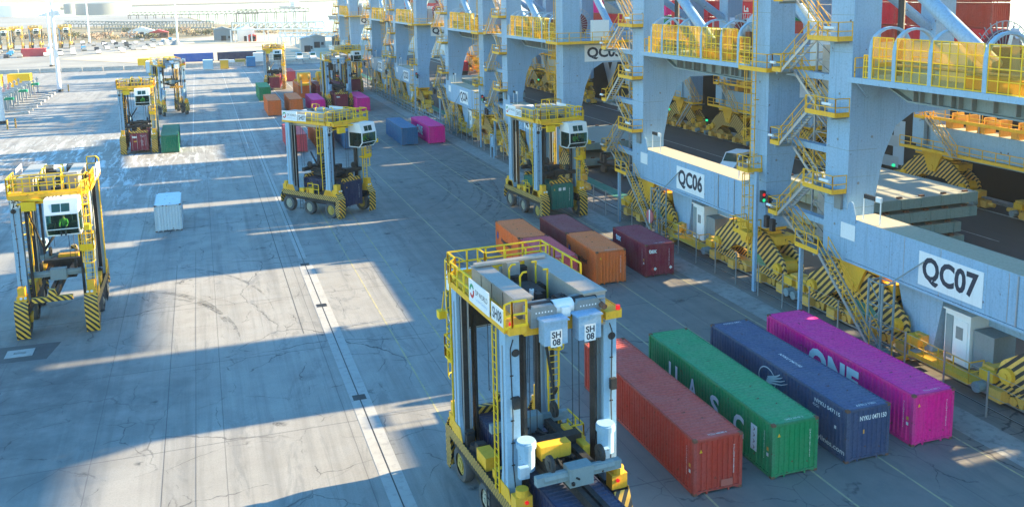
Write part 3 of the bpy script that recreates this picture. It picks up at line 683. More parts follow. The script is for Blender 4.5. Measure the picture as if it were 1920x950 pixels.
    for y in hy:
        pts = [(-1.4, 16.42), (-1.42, 17.8)]+[(.05-1.45*math.cos(a), 18.3+1.25*math.sin(a)) for a in [i*pi/10 for i in range(11)]]+[(1.52, 17.8), (1.5, 16.42)]
        h = MB()
        L = []
        for (x, z) in pts:
            dx, dz = x-.05, max(0, z-18.3); l = math.hypot(dx, dz) or 1; nx, nz = dx/l*.14, dz/l*.14
            L.append([(x, y-.14, z), (x, y+.14, z), (x-nx, y+.14, z-nz), (x-nx, y-.14, z-nz)])
        h.strip(L, True); h.build('hoop', 'blue_lite' if y > -99 else 'blue', t)
    # steel stays with rusty plates behind the hoops
    for y in (-8.4, -10.9, -13.0, -15.0):
        MB().prism([(1.8, 16.5), (3.1, 16.5), (2.75, 19.2), (2.35, 19.2)], y, y+.25, 'y').bar((2.4, y-.4, 19.0), (2.9, y+.5, 19.5), .4, .06).build('stay_bracket', 'steel', t)
        MB().box(1.0, 1.8, y-.5, y+.1, 16.45, 18.6).build('rust_plate', 'rustframe', t)
    ys = [-.95]+hy+[YN+2.25]
    for i, (a, b) in enumerate(zip(ys, ys[1:])):
        top = 17.85 if i == 0 else 18.95; a -= .15; b += .15
        if i == len(ys)-2: top = 18.4
        mb = MB()
        n = max(2, round((a-b)/.62))
        for k in range(n+1): y = a+(b-a)*k/n; mb.bar((-1.36, y, 16.45), (-1.34, y, top), .05, .05)
        for k in range(5): z = 16.5+(top-16.5)*k/4; mb.bar((-1.36, a, z), (-1.36, b, z), .05, .05)
        f = mb.build('guard_frame', 'lemon', t)
        MB().add([(-1.32, a, 16.48), (-1.32, b, 16.48), (-1.32, b, top-.02), (-1.32, a, top-.02)], [(0, 1, 2, 3)]).build('mesh_panel', 'sheet', f)
    mb = MB(); railing(mb, [(3.1, -.2, 16.42), (3.1, YN+2.3, 16.42)], 1.1, 1.6, .03); railing(mb, [(-1.3, -.25, 16.42), (2.9, -.25, 16.42)], 1.2, 1.2, .03)
    mb.build('railing', 'yellow', t)
    MB().box(1.7, 2.9, -7.7, -3.9, 16.43, 18.5).box(1.6, 3.0, -7.8, -3.8, 18.5, 18.56).build('electrical_cabinet', 'white', t)
    MB().box(-.4, .9, -12.0, -8.0, 16.43, 17.1).build('hydraulic_unit', 'yellow', t)
    MB().tube((-.6, -3.0, 17.35), (-.6, -16.5, 17.35), .09, 8).tube((-.3, -3.0, 17.6), (-.3, -16.5, 17.6), .07, 8).build('pipe_run', 'steel', t)
    # braces: V in the landside frame
    MB().tube((.0, -.1, 24.2), (.0, -9.6, 17.7), .42, 16).build('diagonal_brace', 'blue', t, smooth=True)
    MB().tube((1.9, -10.3, 17.6), (1.9, -19.2, 24.4), .42, 16).build('diagonal_brace', 'blue', t, smooth=True)
    MB().tube((6.5, -7.5, 23.9), (6.5, -16.0, 17.0), .42, 16).build('diagonal_brace', 'blue', t, smooth=True)
    MB().tube((1.75, -.55, 16.3), (1.75, -.55, 30), .21, 12).build('cable_duct', 'black', t)
    # power cable reel
    rc = (7.2, -3.0, 17.6)
    rl = MB()
    rl.tube((rc[0], rc[1]-.15, rc[2]), (rc[0], rc[1]+.15, rc[2]), 1.55, 32); reel = rl.build('cable_reel', 'reelred', t)
    sp = MB()
    for i in range(26):
        a = 2*pi*i/26
        for s in (-1, 1): sp.bar((rc[0]+.3*math.cos(a), rc[1]+s*.2, rc[2]+.3*math.sin(a)), (rc[0]+2.1*math.cos(a), rc[1]+s*.2, rc[2]+2.1*math.sin(a)), .045)
    for rr in (1.55, 2.1): sp.path([(rc[0]+rr*math.cos(2*pi*i/32), rc[1]-.2, rc[2]+rr*math.sin(2*pi*i/32)) for i in range(33)], .06, 5)
    sp.build('spoke', 'steel', reel)
    MB().tube((rc[0], rc[1]-.4, rc[2]), (rc[0], rc[1]+.4, rc[2]), .42, 16).build('hub', 'girder', reel)
    MB().bar((rc[0], -1.9, rc[2]-1), (rc[0], .05, 15), .3).bar((rc[0], rc[1], rc[2]), (rc[0], 0.1, 15.5), .3).build('reel_bracket', 'blue', t)
    # walkway round the near leg with cabinet
    wk = MB().box(-2.5, 8.5, YN-1.5, YN-.02, 16.24, 16.34).box(-2.5, -1.5, YN-.02, YN+2.0, 16.24, 16.34).box(-2.55, 8.5, YN-1.54, YN-1.5, 16.2, 16.5).box(-2.54, -2.5, YN-1.5, YN+2.0, 16.2, 16.5).build('walkway', 'yellow', t)
    mb = MB(); railing(mb, [(-2.5, YN+2, 16.34), (-2.5, YN-1.5, 16.34), (8.5, YN-1.5, 16.34)], 1.1, 1.4, .03); mb.build('railing', 'yellow', wk)
    MB().box(2.0, 3.9, YN-.9, YN-.1, 16.36, 18.7).build('electrical_cabinet', 'white', t)
    # caged ladder on the near leg
    ld = MB(); ladder(ld, -1.75, YN+1.2, 8.9, 16.4, .5, 'y', (-1, 0, 0), .028); ladder(ld, -1.75, YN+1.2, 2.2, 7.8, .5, 'y', (-1, 0, 0), .028); ladder(ld, -1.75, YN+1.2, 16.4, 40, .5, 'y', None, .028)
    for z in (6, 10, 14): ld.bar((-1.75, YN+1.2, z), (-1.3, YN+1.2, z), .06)
    ld.build('caged_ladder', 'yellow', t)
    for z, y0, y1 in ((8.9, YN+.5, YN+1.95), (4.2, YN+.4, YN+2.3)):
        l = MB().box(-2.5, -1.32, y0, y1, z-.08, z).box(-2.53, -2.5, y0, y1, z-.08, z+.22).box(-2.5, -1.32, y0-.03, y0, z-.08, z+.22).build('rest_platform', 'yellow', t)
        mb = MB(); railing(mb, [(-1.4, y0, z), (-2.5, y0, z), (-2.5, y1, z), (-1.4, y1, z)], 1.1, .8, .028); mb.build('railing', 'yellow', l)
    MB().box(-2.05, -1.85, YN+.1, YN+.4, 0.02, 8.9).build('ladder_post', 'blue', t)
    # stair tower beyond the far leg
    xo0, xo1, xi0, xi1 = -2.35, -1.65, -1.25, -.55
    rz_ = [18.7, 14.0, 9.15]; lz = [21.1, 16.4, 11.4, 6.5]
    for z in rz_: landing(t, xo0, -1.3, .1, 3.1, z, 'b')
    for z in lz: landing(t, xo0, xi1, 5.9, 6.9, z, 'c')
    for i, z in enumerate(rz_):
        stair_flight(t, 3.0, z, 5.95, lz[i+1], xo0+.05, xo1)
        stair_flight(t, 5.95, lz[i], 3.0, z, xi0-.05, xi1-.1)
        MB().box(-1.25, -.5, 2.3, 3.1, z-.08, z).build('stair_landing', 'girder', t)
        MB().box(-1.1, -.5, 2.2, 7.0, z-2.7, z-2.3).build('tie_beam', 'blue', t)
    stair_flight(t, 5.95, 6.5, 3.4, 5.05, xi0-.6, xi1-.6)
    landing(t, xo0-.1, -1.35, 1.2, 3.6, 5.0, 'bc')
    stair_flight(t, 1.2, 5.0, -3.9, .55, xo0-.05, xo1-.05)
    MB().bar((xo0+.2, 3.3, 0), (xo0+.2, 3.3, 4.9), .18, .26).build('stair_post', 'blue', t)
    fl = MB()
    for z in rz_: fl.tube((xo0-.12, .3, z+.75), (xo0-.12, 1.2, z+.75), .1, 8)
    for z in lz: fl.tube((xo0-.12, 6.4, z+.55), (xo0-.12, 6.9, z+.55), .1, 8)
    fl.build('flood_lamp', 'white', t)
    lf = MB()
    for x in (-.45, .75):
        for y in (2.55, 4.6): lf.bar((x, y, 5), (x, y, 40), .12)
    z = 5.2
    while z < 39:
        for y in (2.55, 4.6): lf.bar((-.45, y, z), (.75, y, z), .06)
        for x in (-.45, .75): lf.bar((x, 2.55, z), (x, 4.6, z), .06); lf.bar((x, 2.55, z), (x, 4.6, z+1.2), .05)
        z += 1.2
    lf.build('lift_mast', 'steel', t)
    lp = MB()
    for z0, z1 in ((5.3, 8.2), (14.9, 18.2), (23.5, 27)): lp.box(-.40, -.36, 2.6, 4.1, z0, z1)
    lp.build('lift_panel', 'silver', t)
    # bogies
    for xc in (0, GA):
        for yc in (-.4, -16.6): bogie(t, xc, yc)
    # electrical booth under the sill with its platform and steps
    b = MB().box(-.35, 1.3, -9.4, -7.6, 1.05, 3.95).box(-.45, 1.4, -9.5, -7.5, 3.95, 4.05).build('switch_booth', 'white', t)
    MB().box(-.39, -.355, -9.25, -8.25, 1.12, 3.6).build('door', 'white', b)
    MB().box(-.405, -.392, -8.95, -8.45, 2.5, 3.2).build('door_window', 'hood', b)
    MB().box(-.40, -.36, -8.2, -7.7, 1.2, 3.7).build('dark_opening', 'girder', b)
    MB().box(-.2, 1.3, -10.9, -9.5, 1.2, 3.3).build('cooling_unit', 'hood', t)
    bp = MB().box(-1.5, -.36, -10.6, -6.2, .82, .92).box(-1.53, -1.5, -10.6, -6.2, .78, 1.1).build('booth_platform', 'yellow', t)
    mb = MB(); railing(mb, [(-.5, -10.6, .92), (-1.5, -10.6, .92), (-1.5, -6.2, .92)], 1.1, 1.2, .028); mb.bar((-1.5, -6.2, 2.0), (-1.5, -4.8, 1.1), .05).bar((-.7, -6.2, 2.0), (-.7, -4.8, 1.1), .05).bar((-1.5, -4.8, 0), (-1.5, -4.8, 1.1), .05)
    mb.build('railing', 'yellow', bp)
    st = MB()
    for i in range(4): st.box(-1.45, -.7, -6.4+i*.35, -6.15+i*.35, .68-i*.2, .71-i*.2)
    st.bar((-1.47, -6.3, .85), (-1.47, -4.9, 0.03), .05, .16).bar((-.68, -6.3, .85), (-.68, -4.9, .03), .05, .16).build('access_steps', 'yellow', t)
    MB().prism([(-7.4, 4.7), (-3.6, 4.7), (-4.3, 2.6), (-4.9, .6), (-6.6, .6), (-7.0, 2.6)], -.3, .9).build('storm_anchor_bracket', 'blue', t)
    # cable guide tower by the stair foot
    mb = MB()
    for x in (-2.2, -1.35):
        for y in (-4.6, -3.4): mb.bar((x, y, .02), (x, y, 4.7), .10)
    for z in (.6, 1.8, 3.2, 4.6):
        for x in (-2.2, -1.35): mb.bar((x, -4.6, z), (x, -3.4, z), .06)
        for y in (-4.6, -3.4): mb.bar((-2.2, y, z), (-1.35, y, z), .06)
    mb.bar((-2.2, -4.6, .6), (-2.2, -3.4, 1.8), .05).bar((-2.2, -3.4, 1.8), (-2.2, -4.6, 3.2), .05).bar((-2.2, -4.6, 3.2), (-2.2, -3.4, 4.6), .05)
    mb.tube((-1.8, -4.6, 4.6), (-1.4, -6.9, 6.6), .04, 6)
    mb.box(-2.3, -1.25, -4.7, -3.3, .02, .35); mb.build('cable_guide_tower', 'girder', t)
    MB().box(.92, 1.12, -13.4, -3.4, 3.35, 4.86).build('sill_shade_plate', 'blue', t)  # plate added under the sill to keep sun off the container tops
    # small boxes and signs on the leg and sill
    MB().box(-1.5, -1.31, .35, 1.0, 8.0, 9.1).build('junction_box', 'hood', t)
    MB().box(-1.33, -1.305, -1.5+.6, .45, 6.2, 7.2).build('notice_board', 'signwhite', t)
    for (x, y, z) in ((-1.75, YN-.25, 7.2), (-1.75, YN-1.0, 7.0), (-2.2, 7.3, 5.7), (-2.2, 6.6, 5.6)):
        l = MB().box(x-.14, x+.14, y-.2, y+.16, z-.42, z+.42).box(x-.1, x+.5, y+.16, y+.2, z-.05, z+.05).build('signal_lamp', 'black', t)
    k = MB().tube((-1.75, YN-.46, 7.35), (-1.75, YN-.44, 7.35), .12, 12).build('red_lamp', 'red', t)
    k = MB().tube((-1.75, YN-.46, 6.95), (-1.75, YN-.44, 6.95), .12, 12).build('green_lamp', 'green_l', t)
    for (x, y, z) in ((GA-1.2, -13.5, 2.9), (GA-1.2, 5.0, 2.6)): MB().tube((x, y, z), (x, y-.2, z), .17, 12).build('green_lamp', 'green_l', t)
    # waterside: walkways, machinery and stair on the sill
    for z, y0, y1 in ((8.6, -17, 0), (5.2, -19, 3)):
        w_ = MB().box(GA-2.2, GA-1.02, y0, y1, z-.1, z).box(GA-2.24, GA-2.2, y0, y1, z-.1, z+.2).build('walkway', 'yellow', t)
        mb = MB(); railing(mb, [(GA-2.2, y0, z), (GA-2.2, y1, z)], 1.1, 1.6, .035); mb.build('railing', 'yellow', w_)
    stair_flight(t, -1.2, 8.6, -5.0, 5.2, GA-2.9, GA-2.3); landing(t, GA-3.0, GA-2.25, -1.2, 0.2, 8.6, 'c')
    stair_flight(t, YN+.4, 8.6, YN-3.6, 5.0, GA-2.1, GA-1.4); stair_flight(t, YN-3.4, 5.0, YN+.6, 1.2, GA-2.9, GA-2.3); landing(t, GA-2.95, GA-1.4, YN-4.6, YN-3.4, 5.0, 'b')
    for y in (-4.5, -8.5, -12.5):
        wn = MB().tube((GA-.2, y, 8.6), (GA-.2, y+1.7, 8.6), .45, 14).box(GA-.9, GA+.5, y-.15, y, 7.62, 9.2).box(GA-.9, GA+.5, y+1.7, y+1.85, 7.62, 9.2).box(GA-.8, GA-.3, y+2.0, y+2.7, 7.62, 8.5); wn.build('winch', 'yellow_b', t)
    MB().box(GA-.95, GA+1.15, YN+2.4, -.2, 10.4, 10.55).box(GA-.95, GA-.85, -6.2, -6.1, 7.6, 10.4).box(GA-.95, GA-.85, -12.2, -12.1, 7.6, 10.4).build('machinery_deck', 'steel', t)
    mb = MB(); railing(mb, [(GA-.9, YN+2.4, 10.55), (GA-.9, -.2, 10.55)], 1.1, 1.6, .035); mb.build('railing', 'yellow', t)
    for x0, x1 in ((-1.28, .88), (GA-.98, GA+1.18)): MB().box(x0, x1, YN+2.25, -.05, 7.602, 7.612).build('walk_surface', 'cream_top', t)
    MB().box(GA-1.5, GA-1.05, .4, 2.0, 5.6, 8.9).build('leg_fender', 'blue', t)
    # overhead: boom, machinery house, ties
    for y in (-12.7, -6.3): MB().box(-22, GA+42, y, y+1.3, 41.2, 43.6).build('boom_girder', 'blue', t)
    for x in (-1.29, GA-1.0): MB().box(x, x+2.0, YN+2.2, 0, 39.2, 41.1).build('portal_tie', 'blue', t)
    MB().box(-14, 4, -13.5, -4.5, 43.7, 49).build('machinery_house', 'white', t)
    MB().bar((0, -9, 49), (GA, -9, 66), .7).bar((GA, -9, 66), (GA+38, -9, 43.6), .4).bar((GA, -9, 41), (GA, -9, 66), 1.0).build('apex_frame', 'blue', t)
    for y in (YN+1.1, 1.1): MB().tube((0.2, y, 38), (GA, y, 17), .5, 14).build('side_brace', 'blue', t)
    return t
cr0 = sts_crane()
QY = [('07', 47.4, 'nearest of the row at the right edge'), ('06', 75.8, 'second nearest, with the sunlit sill top'), ('05', 115.1, 'third from the right, beyond the stacked hatch covers'),
      ('04', 145.3, 'fourth from the right, with green lamp behind it'), ('03', 187.2, 'fifth from the right, above a distant fence line'), ('02', 214.6, 'sixth from the right, small in the distance'), ('01', 265.5, 'farthest of the row beside the river')]
CRS = [cr0]+[copy_tree(cr0) for _ in QY[1:]]
for i, (n, y, w_) in enumerate(QY):
    c = CRS[i]
    c.location = (39.3, y, 0)
    tag(c, 'pale blue quay crane marked QC%s, %s' % (n, w_), 'crane', 'quay cranes along the berth')
    if i < 4 or True:
        s = MB().box(-1.33, -1.302, -11.0, -6.4, 5.15, 7.1).build('number_board', 'signwhite', c)
        fit_text(MB(), 'QC'+n, (-1.336, -8.7, 6.1), (0, -1, 0), (0, 0, 1), 4.0, 1.62, bold=.035).build('number', 'ink', s)
        s = MB().box(1.3, 6.1, YN-.04, YN-.004, 14.12, 15.95).build('number_board', 'signwhite', c)
        fit_text(MB(), 'QC'+n, (3.7, YN-.045, 15.03), (1, 0, 0), (0, 0, 1), 4.2, 1.4, bold=.035).build('number', 'ink', s)
# ------------------------------------------------------------ straddle carriers
M['skyink'] = plain('sky_blue_ink', (.2, .4, .7))
# carrier axes: the cab end faces -y; wheels stand at x = +-2.1
def wheel(t, x, y, r, rim):
    s = 1 if x > 0 else -1
    w_ = MB(); n = 28
    prof = [(-.22, r*.62), (-.25, r*.8), (-.22, r*.95), (-.14, r), (.14, r), (.22, r*.95), (.25, r*.8), (.22, r*.62)]
    L = [[(x+a, y+b*math.cos(2*pi*i/n), r+b*math.sin(2*pi*i/n)) for i in range(n)] for a, b in prof]
    w_.strip(L, True); ty = w_.build('wheel', 'tyre', t, smooth=True)
    rm = MB().tube((x-.14, y, r), (x+.14, y, r), r*.63, 24).tube((x+s*.13, y, r), (x+s*.22, y, r), r*.34, 16).tube((x+s*.2, y, r), (x+s*.28, y, r), r*.16, 12)
    for i in range(10): a = 2*pi*i/10; rm.tube((x+s*.14, y+r*.48*math.cos(a), r+r*.48*math.sin(a)), (x+s*.18, y+r*.48*math.cos(a), r+r*.48*math.sin(a)), .035, 6)
    rm.build('rim', rim, ty)
def carrier():
    t = empty('straddle_carrier', (0, 0, 0))
    for s in (-1, 1):
        x = s*2.1; xa, xb = sorted((s*1.76, s*2.44))
        sb = MB().box(xa, xb, -3.95, 4.05, 1.80, 2.32).box(xa+.06, xb-.06, -3.6, 3.7, 1.55, 1.75).build('side_beam', 'dark', t)
        a, b = sorted((s*2.44, s*2.475))
        MB().box(a, b, -4.0, 4.1, 1.92, 2.42).prism([(-4.45, .12), (-4.0, .12), (-3.75, 1.0), (-3.9, 1.91), (-4.0, 2.42), (-4.45, 2.3)], a, b).build('striped_panel', 'stripe_s', t)
        MB().prism([(-4.05, 2.85), (-4.50, 2.2), (-4.50, .75), (-4.36, .12), (-4.28, .12), (-4.42, .75), (-4.42, 2.2), (-4.0, 2.78)], xa-.12, xb+.03).build('front_guard', 'stripe_b', t)
        MB().prism([(4.15, 2.33), (4.45, 1.6), (4.42, .9), (4.36, .9), (4.38, 1.6), (4.1, 2.27)], xa-.02, xb).build('rear_guard', 'stripe_b', t)
        for y, r, rm in ((-2.95, .86, 'rim_y'), (.25, .78, 'rim'), (3.35, .86, 'rim')):
            wheel(t, s*2.12, y, r, rm)
            MB().box(s*2.12-.08, s*2.12+.08, y-.12, y+.12, r, 1.6).prism([(y-.5, 1.5), (y+.5, 1.5), (y+.12, r), (y-.12, r)], s*1.80-.05, s*1.80+.05).build('axle_fork', 'yellow' if y < -2 else 'dark', t)
        for y, e in ((-2.85, -1), (2.85, 1)):
            lx0, lx1 = sorted((s*1.84, s*2.42))
            lg = MB().box(lx0, lx1, y-.30, y+.30, 2.9, 9.95).prism([(y-.34, 2.33), (y+.55 if e < 0 else y+.34, 2.33), (y+.30, 3.6), (y-.30, 3.6), (y-.55 if e > 0 else y-.34, 2.33)][0:5], lx0+.002, lx1-.002).build('leg', 'blue_lite', t)
            MB().box(s*1.55-.06, s*1.55+.06, y-e*.05-.22, y-e*.05+.22, 2.2, 9.7).box(lx0+.15, lx1-.15, min(y-e*.31, y-e*.45), max(y-e*.31, y-e*.45), 2.6, 9.6).build('guide_rail', 'dark', t)
            MB().tube((s*1.95, y-e*.5, 2.6), (s*1.95, y-e*.5, 9.8), .04, 6).tube((s*2.25, y-e*.45, 2.6), (s*2.25, y-e*.45, 9.8), .03, 6).tube((s*2.44, y, 2.9), (s*2.44, y+.02, 9.3), .025, 5).build('hydraulic_pipe', 'steel', t)
            cb_ = MB(); fy = y+e*.325; cb_.path([(s*2.1, fy, 9.6), (s*2.22, fy, 9.2), (s*2.2, fy, 8.0), (s*2.16, fy, 6.2), (s*2.2, fy, 4.2), (s*2.12, fy, 3.0)], .045, 5)
            for zz in (4.0, 5.0, 6.0, 7.0, 8.0): cb_.box(s*2.18-.07, s*2.18+.07, min(fy, fy-e*.03), max(fy, fy-e*.03), zz, zz+.05)
            cb_.build('cable', 'black', t)
            MB().box(min(lx0, lx1)+.08, min(lx0, lx1)+.34, min(fy, fy+e*.18), max(fy, fy+e*.18), 6.6, 7.1).build('cable_box', 'dark', t) if e > 0 else None
            MB().prism([(y-.75, 2.33), (y+.75, 2.33), (y+.42, 3.05), (y-.42, 3.05)], s*2.43, s*2.46).prism([(y-.7, 2.325), (y+.7, 2.325), (y+.38, 2.95), (y-.38, 2.95)], lx0-.04, lx0-.003).box(lx0, lx1, y+e*.75-.14, y+e*.75+.14, 2.33, 2.7).build('leg_foot', 'yellow', t)
            MB().tube((x-.1, y+e*.32, 9.0), (x-.1, y+e*.325, 9.0), .17, 16).build('port_hole', 'black', t)
        MB().box(s*2.05-.3, s*2.05+.3, -.6, .5, 2.12, 2.95).box(s*2.0-.25, s*2.0+.25, 1.0, 1.7, 2.12, 2.75).build('drive_housing', 'yellow', t)
        MB().tube((s*2.0, -1.5, 2.12), (s*2.0, -1.5, 2.6), .3, 12).box(s*2-.2, s*2+.2, -1.2, -.8, 2.12, 2.9).build('hydraulic_unit', 'dark', t)
        for i in range(5): pass
        MB().bar((s*2.5, .95, .5), (s*2.5, .95, 1.75), .04).bar((s*2.5, 1.35, .5), (s*2.5, 1.35, 1.75), .04).bar((s*2.5, .95, .6), (s*2.5, 1.35, .6), .04).bar((s*2.5, .95, 1.0), (s*2.5, 1.35, 1.0), .04).bar((s*2.5, .95, 1.4), (s*2.5, 1.35, 1.4), .04).build('step_ladder', 'dark', t)
        # rear corner: motor, and lamps
        MB().tube((s*1.75, 3.45, 3.9), (s*1.75, 3.45, 4.9), .34, 18).tube((s*1.75, 3.45, 4.9), (s*1.75, 3.45, 5.15), .40, 18).tube((s*1.75, 3.45, 5.15), (s*1.75, 3.45, 5.22), .36, 18).box(s*1.75+.1, s*1.75+.5, 3.75, 4.0, 3.8, 4.3).build('hoist_motor', 'blue_lite', t)
        MB().box(s*2.1-.35, s*2.1+.35, 3.5, 4.0, 2.33, 3.0).tube((s*2.1, 3.8, 3.0), (s*2.1, 3.8, 3.3), .26, 12).build('tank', 'yellow', t)
        MB().box(s*2.1-.3, s*2.1+.3, -4.12, -3.35, 2.37, 3.1).box(s*2.1-.22, s*2.1+.22, -4.05, -3.5, 3.1, 3.7).build('corner_box', 'yellow', t)
        MB().tube((s*2.0-.12, -4.18, 3.0), (s*2.0-.12, -4.12, 3.0), .09, 10).tube((s*2.0+.14, -4.18, 3.0), (s*2.0+.14, -4.12, 3.0), .09, 10).build('headlight', 'signwhite', t)
        MB().tube((s*2.0, 4.06, 2.75), (s*2.0, 4.0, 2.75), .08, 10).build('tail_light', 'red', t)
        # top rails
        a, b = sorted((s*1.7, s*2.42)); MB().box(a, b, -3.6, 3.6, 9.96, 10.3).box(min(s*2.42, s*2.5), max(s*2.42, s*2.5), -3.0, 3.4, 10.05, 10.14).box(min(s*2.5, s*2.54), max(s*2.5, s*2.54), -3.0, 3.4, 10.0, 10.28).build('top_beam', 'yellow', t)
    for y in (-3.3, 3.1): MB().box(-1.7, 1.7, y-.28, y+.28, 9.75, 10.28).build('cross_beam', 'yellow', t)
    MB().box(-1.7, 1.7, -2.9, 2.7, 9.5, 9.56).build('deck', 'dark', t)
    MB().tube((-1.5, -2.5, 8.9), (-1.1, 0, 5.2), .07, 6).tube((-1.1, 0, 5.2), (-.3, 1.9, 6.4), .09, 8).build('cable_arm', 'dark', t)
    # machinery on the deck
    cab_ = MB()
    for i in range(4): cab_.box(1.0, 1.72, 2.55-(i+1)*1.22, 2.52-i*1.22, 9.59, 11.03)
    cab_.box(.95, 1.78, -2.4, 2.6, 11.03, 11.1); cab_.box(.55, .85, -2.4, 2.6, 9.59, 10.48); cab_.build('electrical_cabinet', 'silver', t)
    d_ = MB()
    for i in range(4): d_.box(1.725, 1.74, 2.50-(i+1)*1.22+.08, 2.50-i*1.22-.02, 9.66, 10.98)
    for i in range(4): d_.box(1.74, 1.77, 1.50-i*1.22, 1.54-i*1.22, 10.18, 10.43)
    d_.build('cabinet_door', 'silver', t)
    for i in range(3): MB().box(1.741, 1.745, 1.27-i*1.22, 1.33-i*1.22, 9.66, 10.98).build('door_gasket', 'black', t)
    eng = MB().box(-1.9, -.95, -2.7, 3.2, 9.59, 11.08).build('engine_enclosure', 'silver', t)
    MB().box(-1.95, -.9, -2.75, .2, 11.08, 11.14).box(-1.95, -.9, .22, 3.25, 11.08, 11.14).build('roof', 'silver', eng)
    lv = MB()
    for i in range(8): lv.prism([(3.2, 9.73+i*.16), (3.28, 9.7+i*.16), (3.28, 9.75+i*.16), (3.2, 9.81+i*.16)], -1.85, -1.0)
    lv.build('louvre', 'steel', eng)
    MB().tube((-1.5, 3.1, 10.73), (-1.55, 3.8, 10.63), .12, 12).build('exhaust', 'rustframe', eng)
    for xq in (-.95, .95):
        mb = MB().prism([(xq-.55, 10.1), (xq+.55, 10.1), (xq+.55, 10.8), (xq+.42, 10.98), (xq-.42, 10.98), (xq-.55, 10.8)], 2.75, 3.55, 'y')
        hd = mb.build('winch_hood', 'hood', t)
        v = MB()
        for i in range(6): v.box(xq-.35+i*.13, xq-.30+i*.13, 3.551, 3.56, 10.7, 10.76)
        v.build('vent', 'signwhite', hd)
        MB().tube((xq-.5, 3.1, 10.6), (xq+.5, 3.1, 10.6), .42, 18).build('winch_drum', 'dark', t)
    MB().tube((-.42, 3.1, 10.65), (.42, 3.1, 10.65), .36, 18).box(-.15, .2, 3.4, 3.62, 10.4, 10.8).build('gearbox', 'white', t)
    for xq in (-.72, .72): MB().box(xq-.48, xq+.48, 3.6, 4.15, 9.5, 10.5).prism([(xq-.55, 10.5), (xq+.55, 10.5), (xq+.52, 10.57), (xq-.52, 10.57)], 3.56, 4.22, 'y').build('control_box', 'blue', t)
    MB().box(-.5, .45, -1.0, .6, 9.35, 10.48).tube((0, -1.6, 9.35), (0, -1.6, 10.58), .22, 10).box(.0, .5, 1.0, 1.9, 9.35, 10.08).build('pump_unit', 'dark', t)
    MB().box(-1.6, 1.7, -2.2, -1.85, 11.18, 11.28).box(-.3, .3, -2.3, -1.7, 9.35, 11.18).build('antenna_beam', 'silver', t)
    MB().box(-.55, .35, -2.6, -2.3, 9.58, 10.78).build('radiator', 'hood', t)
    MB().tube((.25, .8, 10.28), (.25, .8, 10.73), .1, 10).build('antenna_dome', 'white', t)
    MB().tube((-.35, 1.1, 9.78), (-.35, 1.1, 10.28), .09, 10).build('fire_extinguisher', 'redp', t)
    rn = random.Random(9); mc = MB(); hs_ = MB()
    for i in range(20):
        x, y = rn.uniform(-.75, .7), rn.uniform(-2.3, 2.3); a, b, h = rn.uniform(.12, .35), rn.uniform(.15, .5), rn.uniform(.3, 1.35)
        mc.box(x-a, x+a, y-b, y+b, 9.57, 9.57+h)
        hs_.path([(x, y, 9.6+h), (x+rn.uniform(-.4, .4), y+rn.uniform(-.5, .5), 9.9+h*.8), (x+rn.uniform(-.8, .8), y+rn.uniform(-.9, .9), 9.7)], .06, 5)
    mc.box(-.9, .9, -2.4, 2.4, 9.565, 9.6); mc.build('machinery', 'dark', t); hs_.build('hoses', 'black', t)
    cw = MB()
    for i in range(14):
        s = rn.choice((-1, 1)); y = rn.uniform(-2.3, 2.3); cw.box(s*2.1-rn.uniform(.08, .25), s*2.1+rn.uniform(.08, .25), y-.16, y+.16, 2.33, 2.33+rn.uniform(.2, .75))
    cw.build('hydraulic_gear', 'dark', t)
    for x, y in ((2.3, 3.5), (-2.3, 3.5)): MB().tube((x, y, 10.3), (x, y, 10.5), .09, 10).build('beacon', 'red', t)
    # railings round the deck
    for pts in ([(2.52, -.3, 10.14), (2.52, -2.9, 10.14), (2.3, -2.9, 10.3), (2.3, -3.9, 10.3), (-2.3, -3.9, 10.3), (-2.3, -2.9, 10.3), (-2.52, -2.9, 10.14), (-2.52, -.2, 10.14)], [(2.52, 3.4, 10.14), (2.3, 3.6, 10.3), (1.7, 3.6, 10.3)]):
        mb = MB(); railing(mb, pts, 1.1, .85, .035, toe=.12); mb.build('railing', 'lemon', t)
    mb = MB(); railing(mb, [(-2.1, -2.9, 10.3), (.9, -2.9, 10.3), (.9, -3.8, 10.3)], 1.15, .9, .03); mb.build('railing', 'lemon', t)
    for x in (-.7, .55):
        for y in (-.9, .3): MB().path([(x, y, 9.4), (x, y, 11.2), (x*.9, y+.2, 11.45), (x*.6, y+.2, 11.45)], .09, 6).build('grab_hoop', 'lemon', t)
    MB().box(-2.3, 2.3, -4.0, -3.61, 9.98, 10.28).build('front_platform', 'yellow', t)
    # side ladders and stair
    mb = MB(); ladder(mb, -1.85, -1.7, 4.6, 10.2, .55, 'x', (0, 1, 0), .035); mb.build('caged_ladder', 'lemon', t)
    mb = MB(); ladder(mb, -1.85, -1.72, 2.3, 4.8, .5, 'x', None, .03); railing(mb, [(-2.4, -1.4, 2.35), (-2.4, .2, 2.35), (-1.8, .2, 2.35)], 1.1, .7, .03); mb.build('lower_ladder', 'lemon', t)
    mb = MB(); ladder(mb, 2.1, -3.5, 2.9, 10.2, .55, 'x', (0, -1, 0), .032); mb.box(1.65, 2.5, -4.1, -3.2, 6.0, 6.1).box(1.65, 2.5, -4.13, -4.1, 6.0, 6.45)
    railing(mb, [(1.65, -4.1, 6.1), (2.5, -4.1, 6.1), (2.5, -3.2, 6.1)], 1.1, .8, .03); mb.build('access_ladder', 'lemon', t)
    mb = MB(); ladder(mb, 2.5, 2.2, 2.4, 9.9, .4, 'y', None, .025); mb.build('rear_ladder', 'lemon', t)
    # driver's cab
    x0, x1, y0, y1, z0, z1 = -.05, 1.95, -5.5, -3.6, 7.5, 10.05
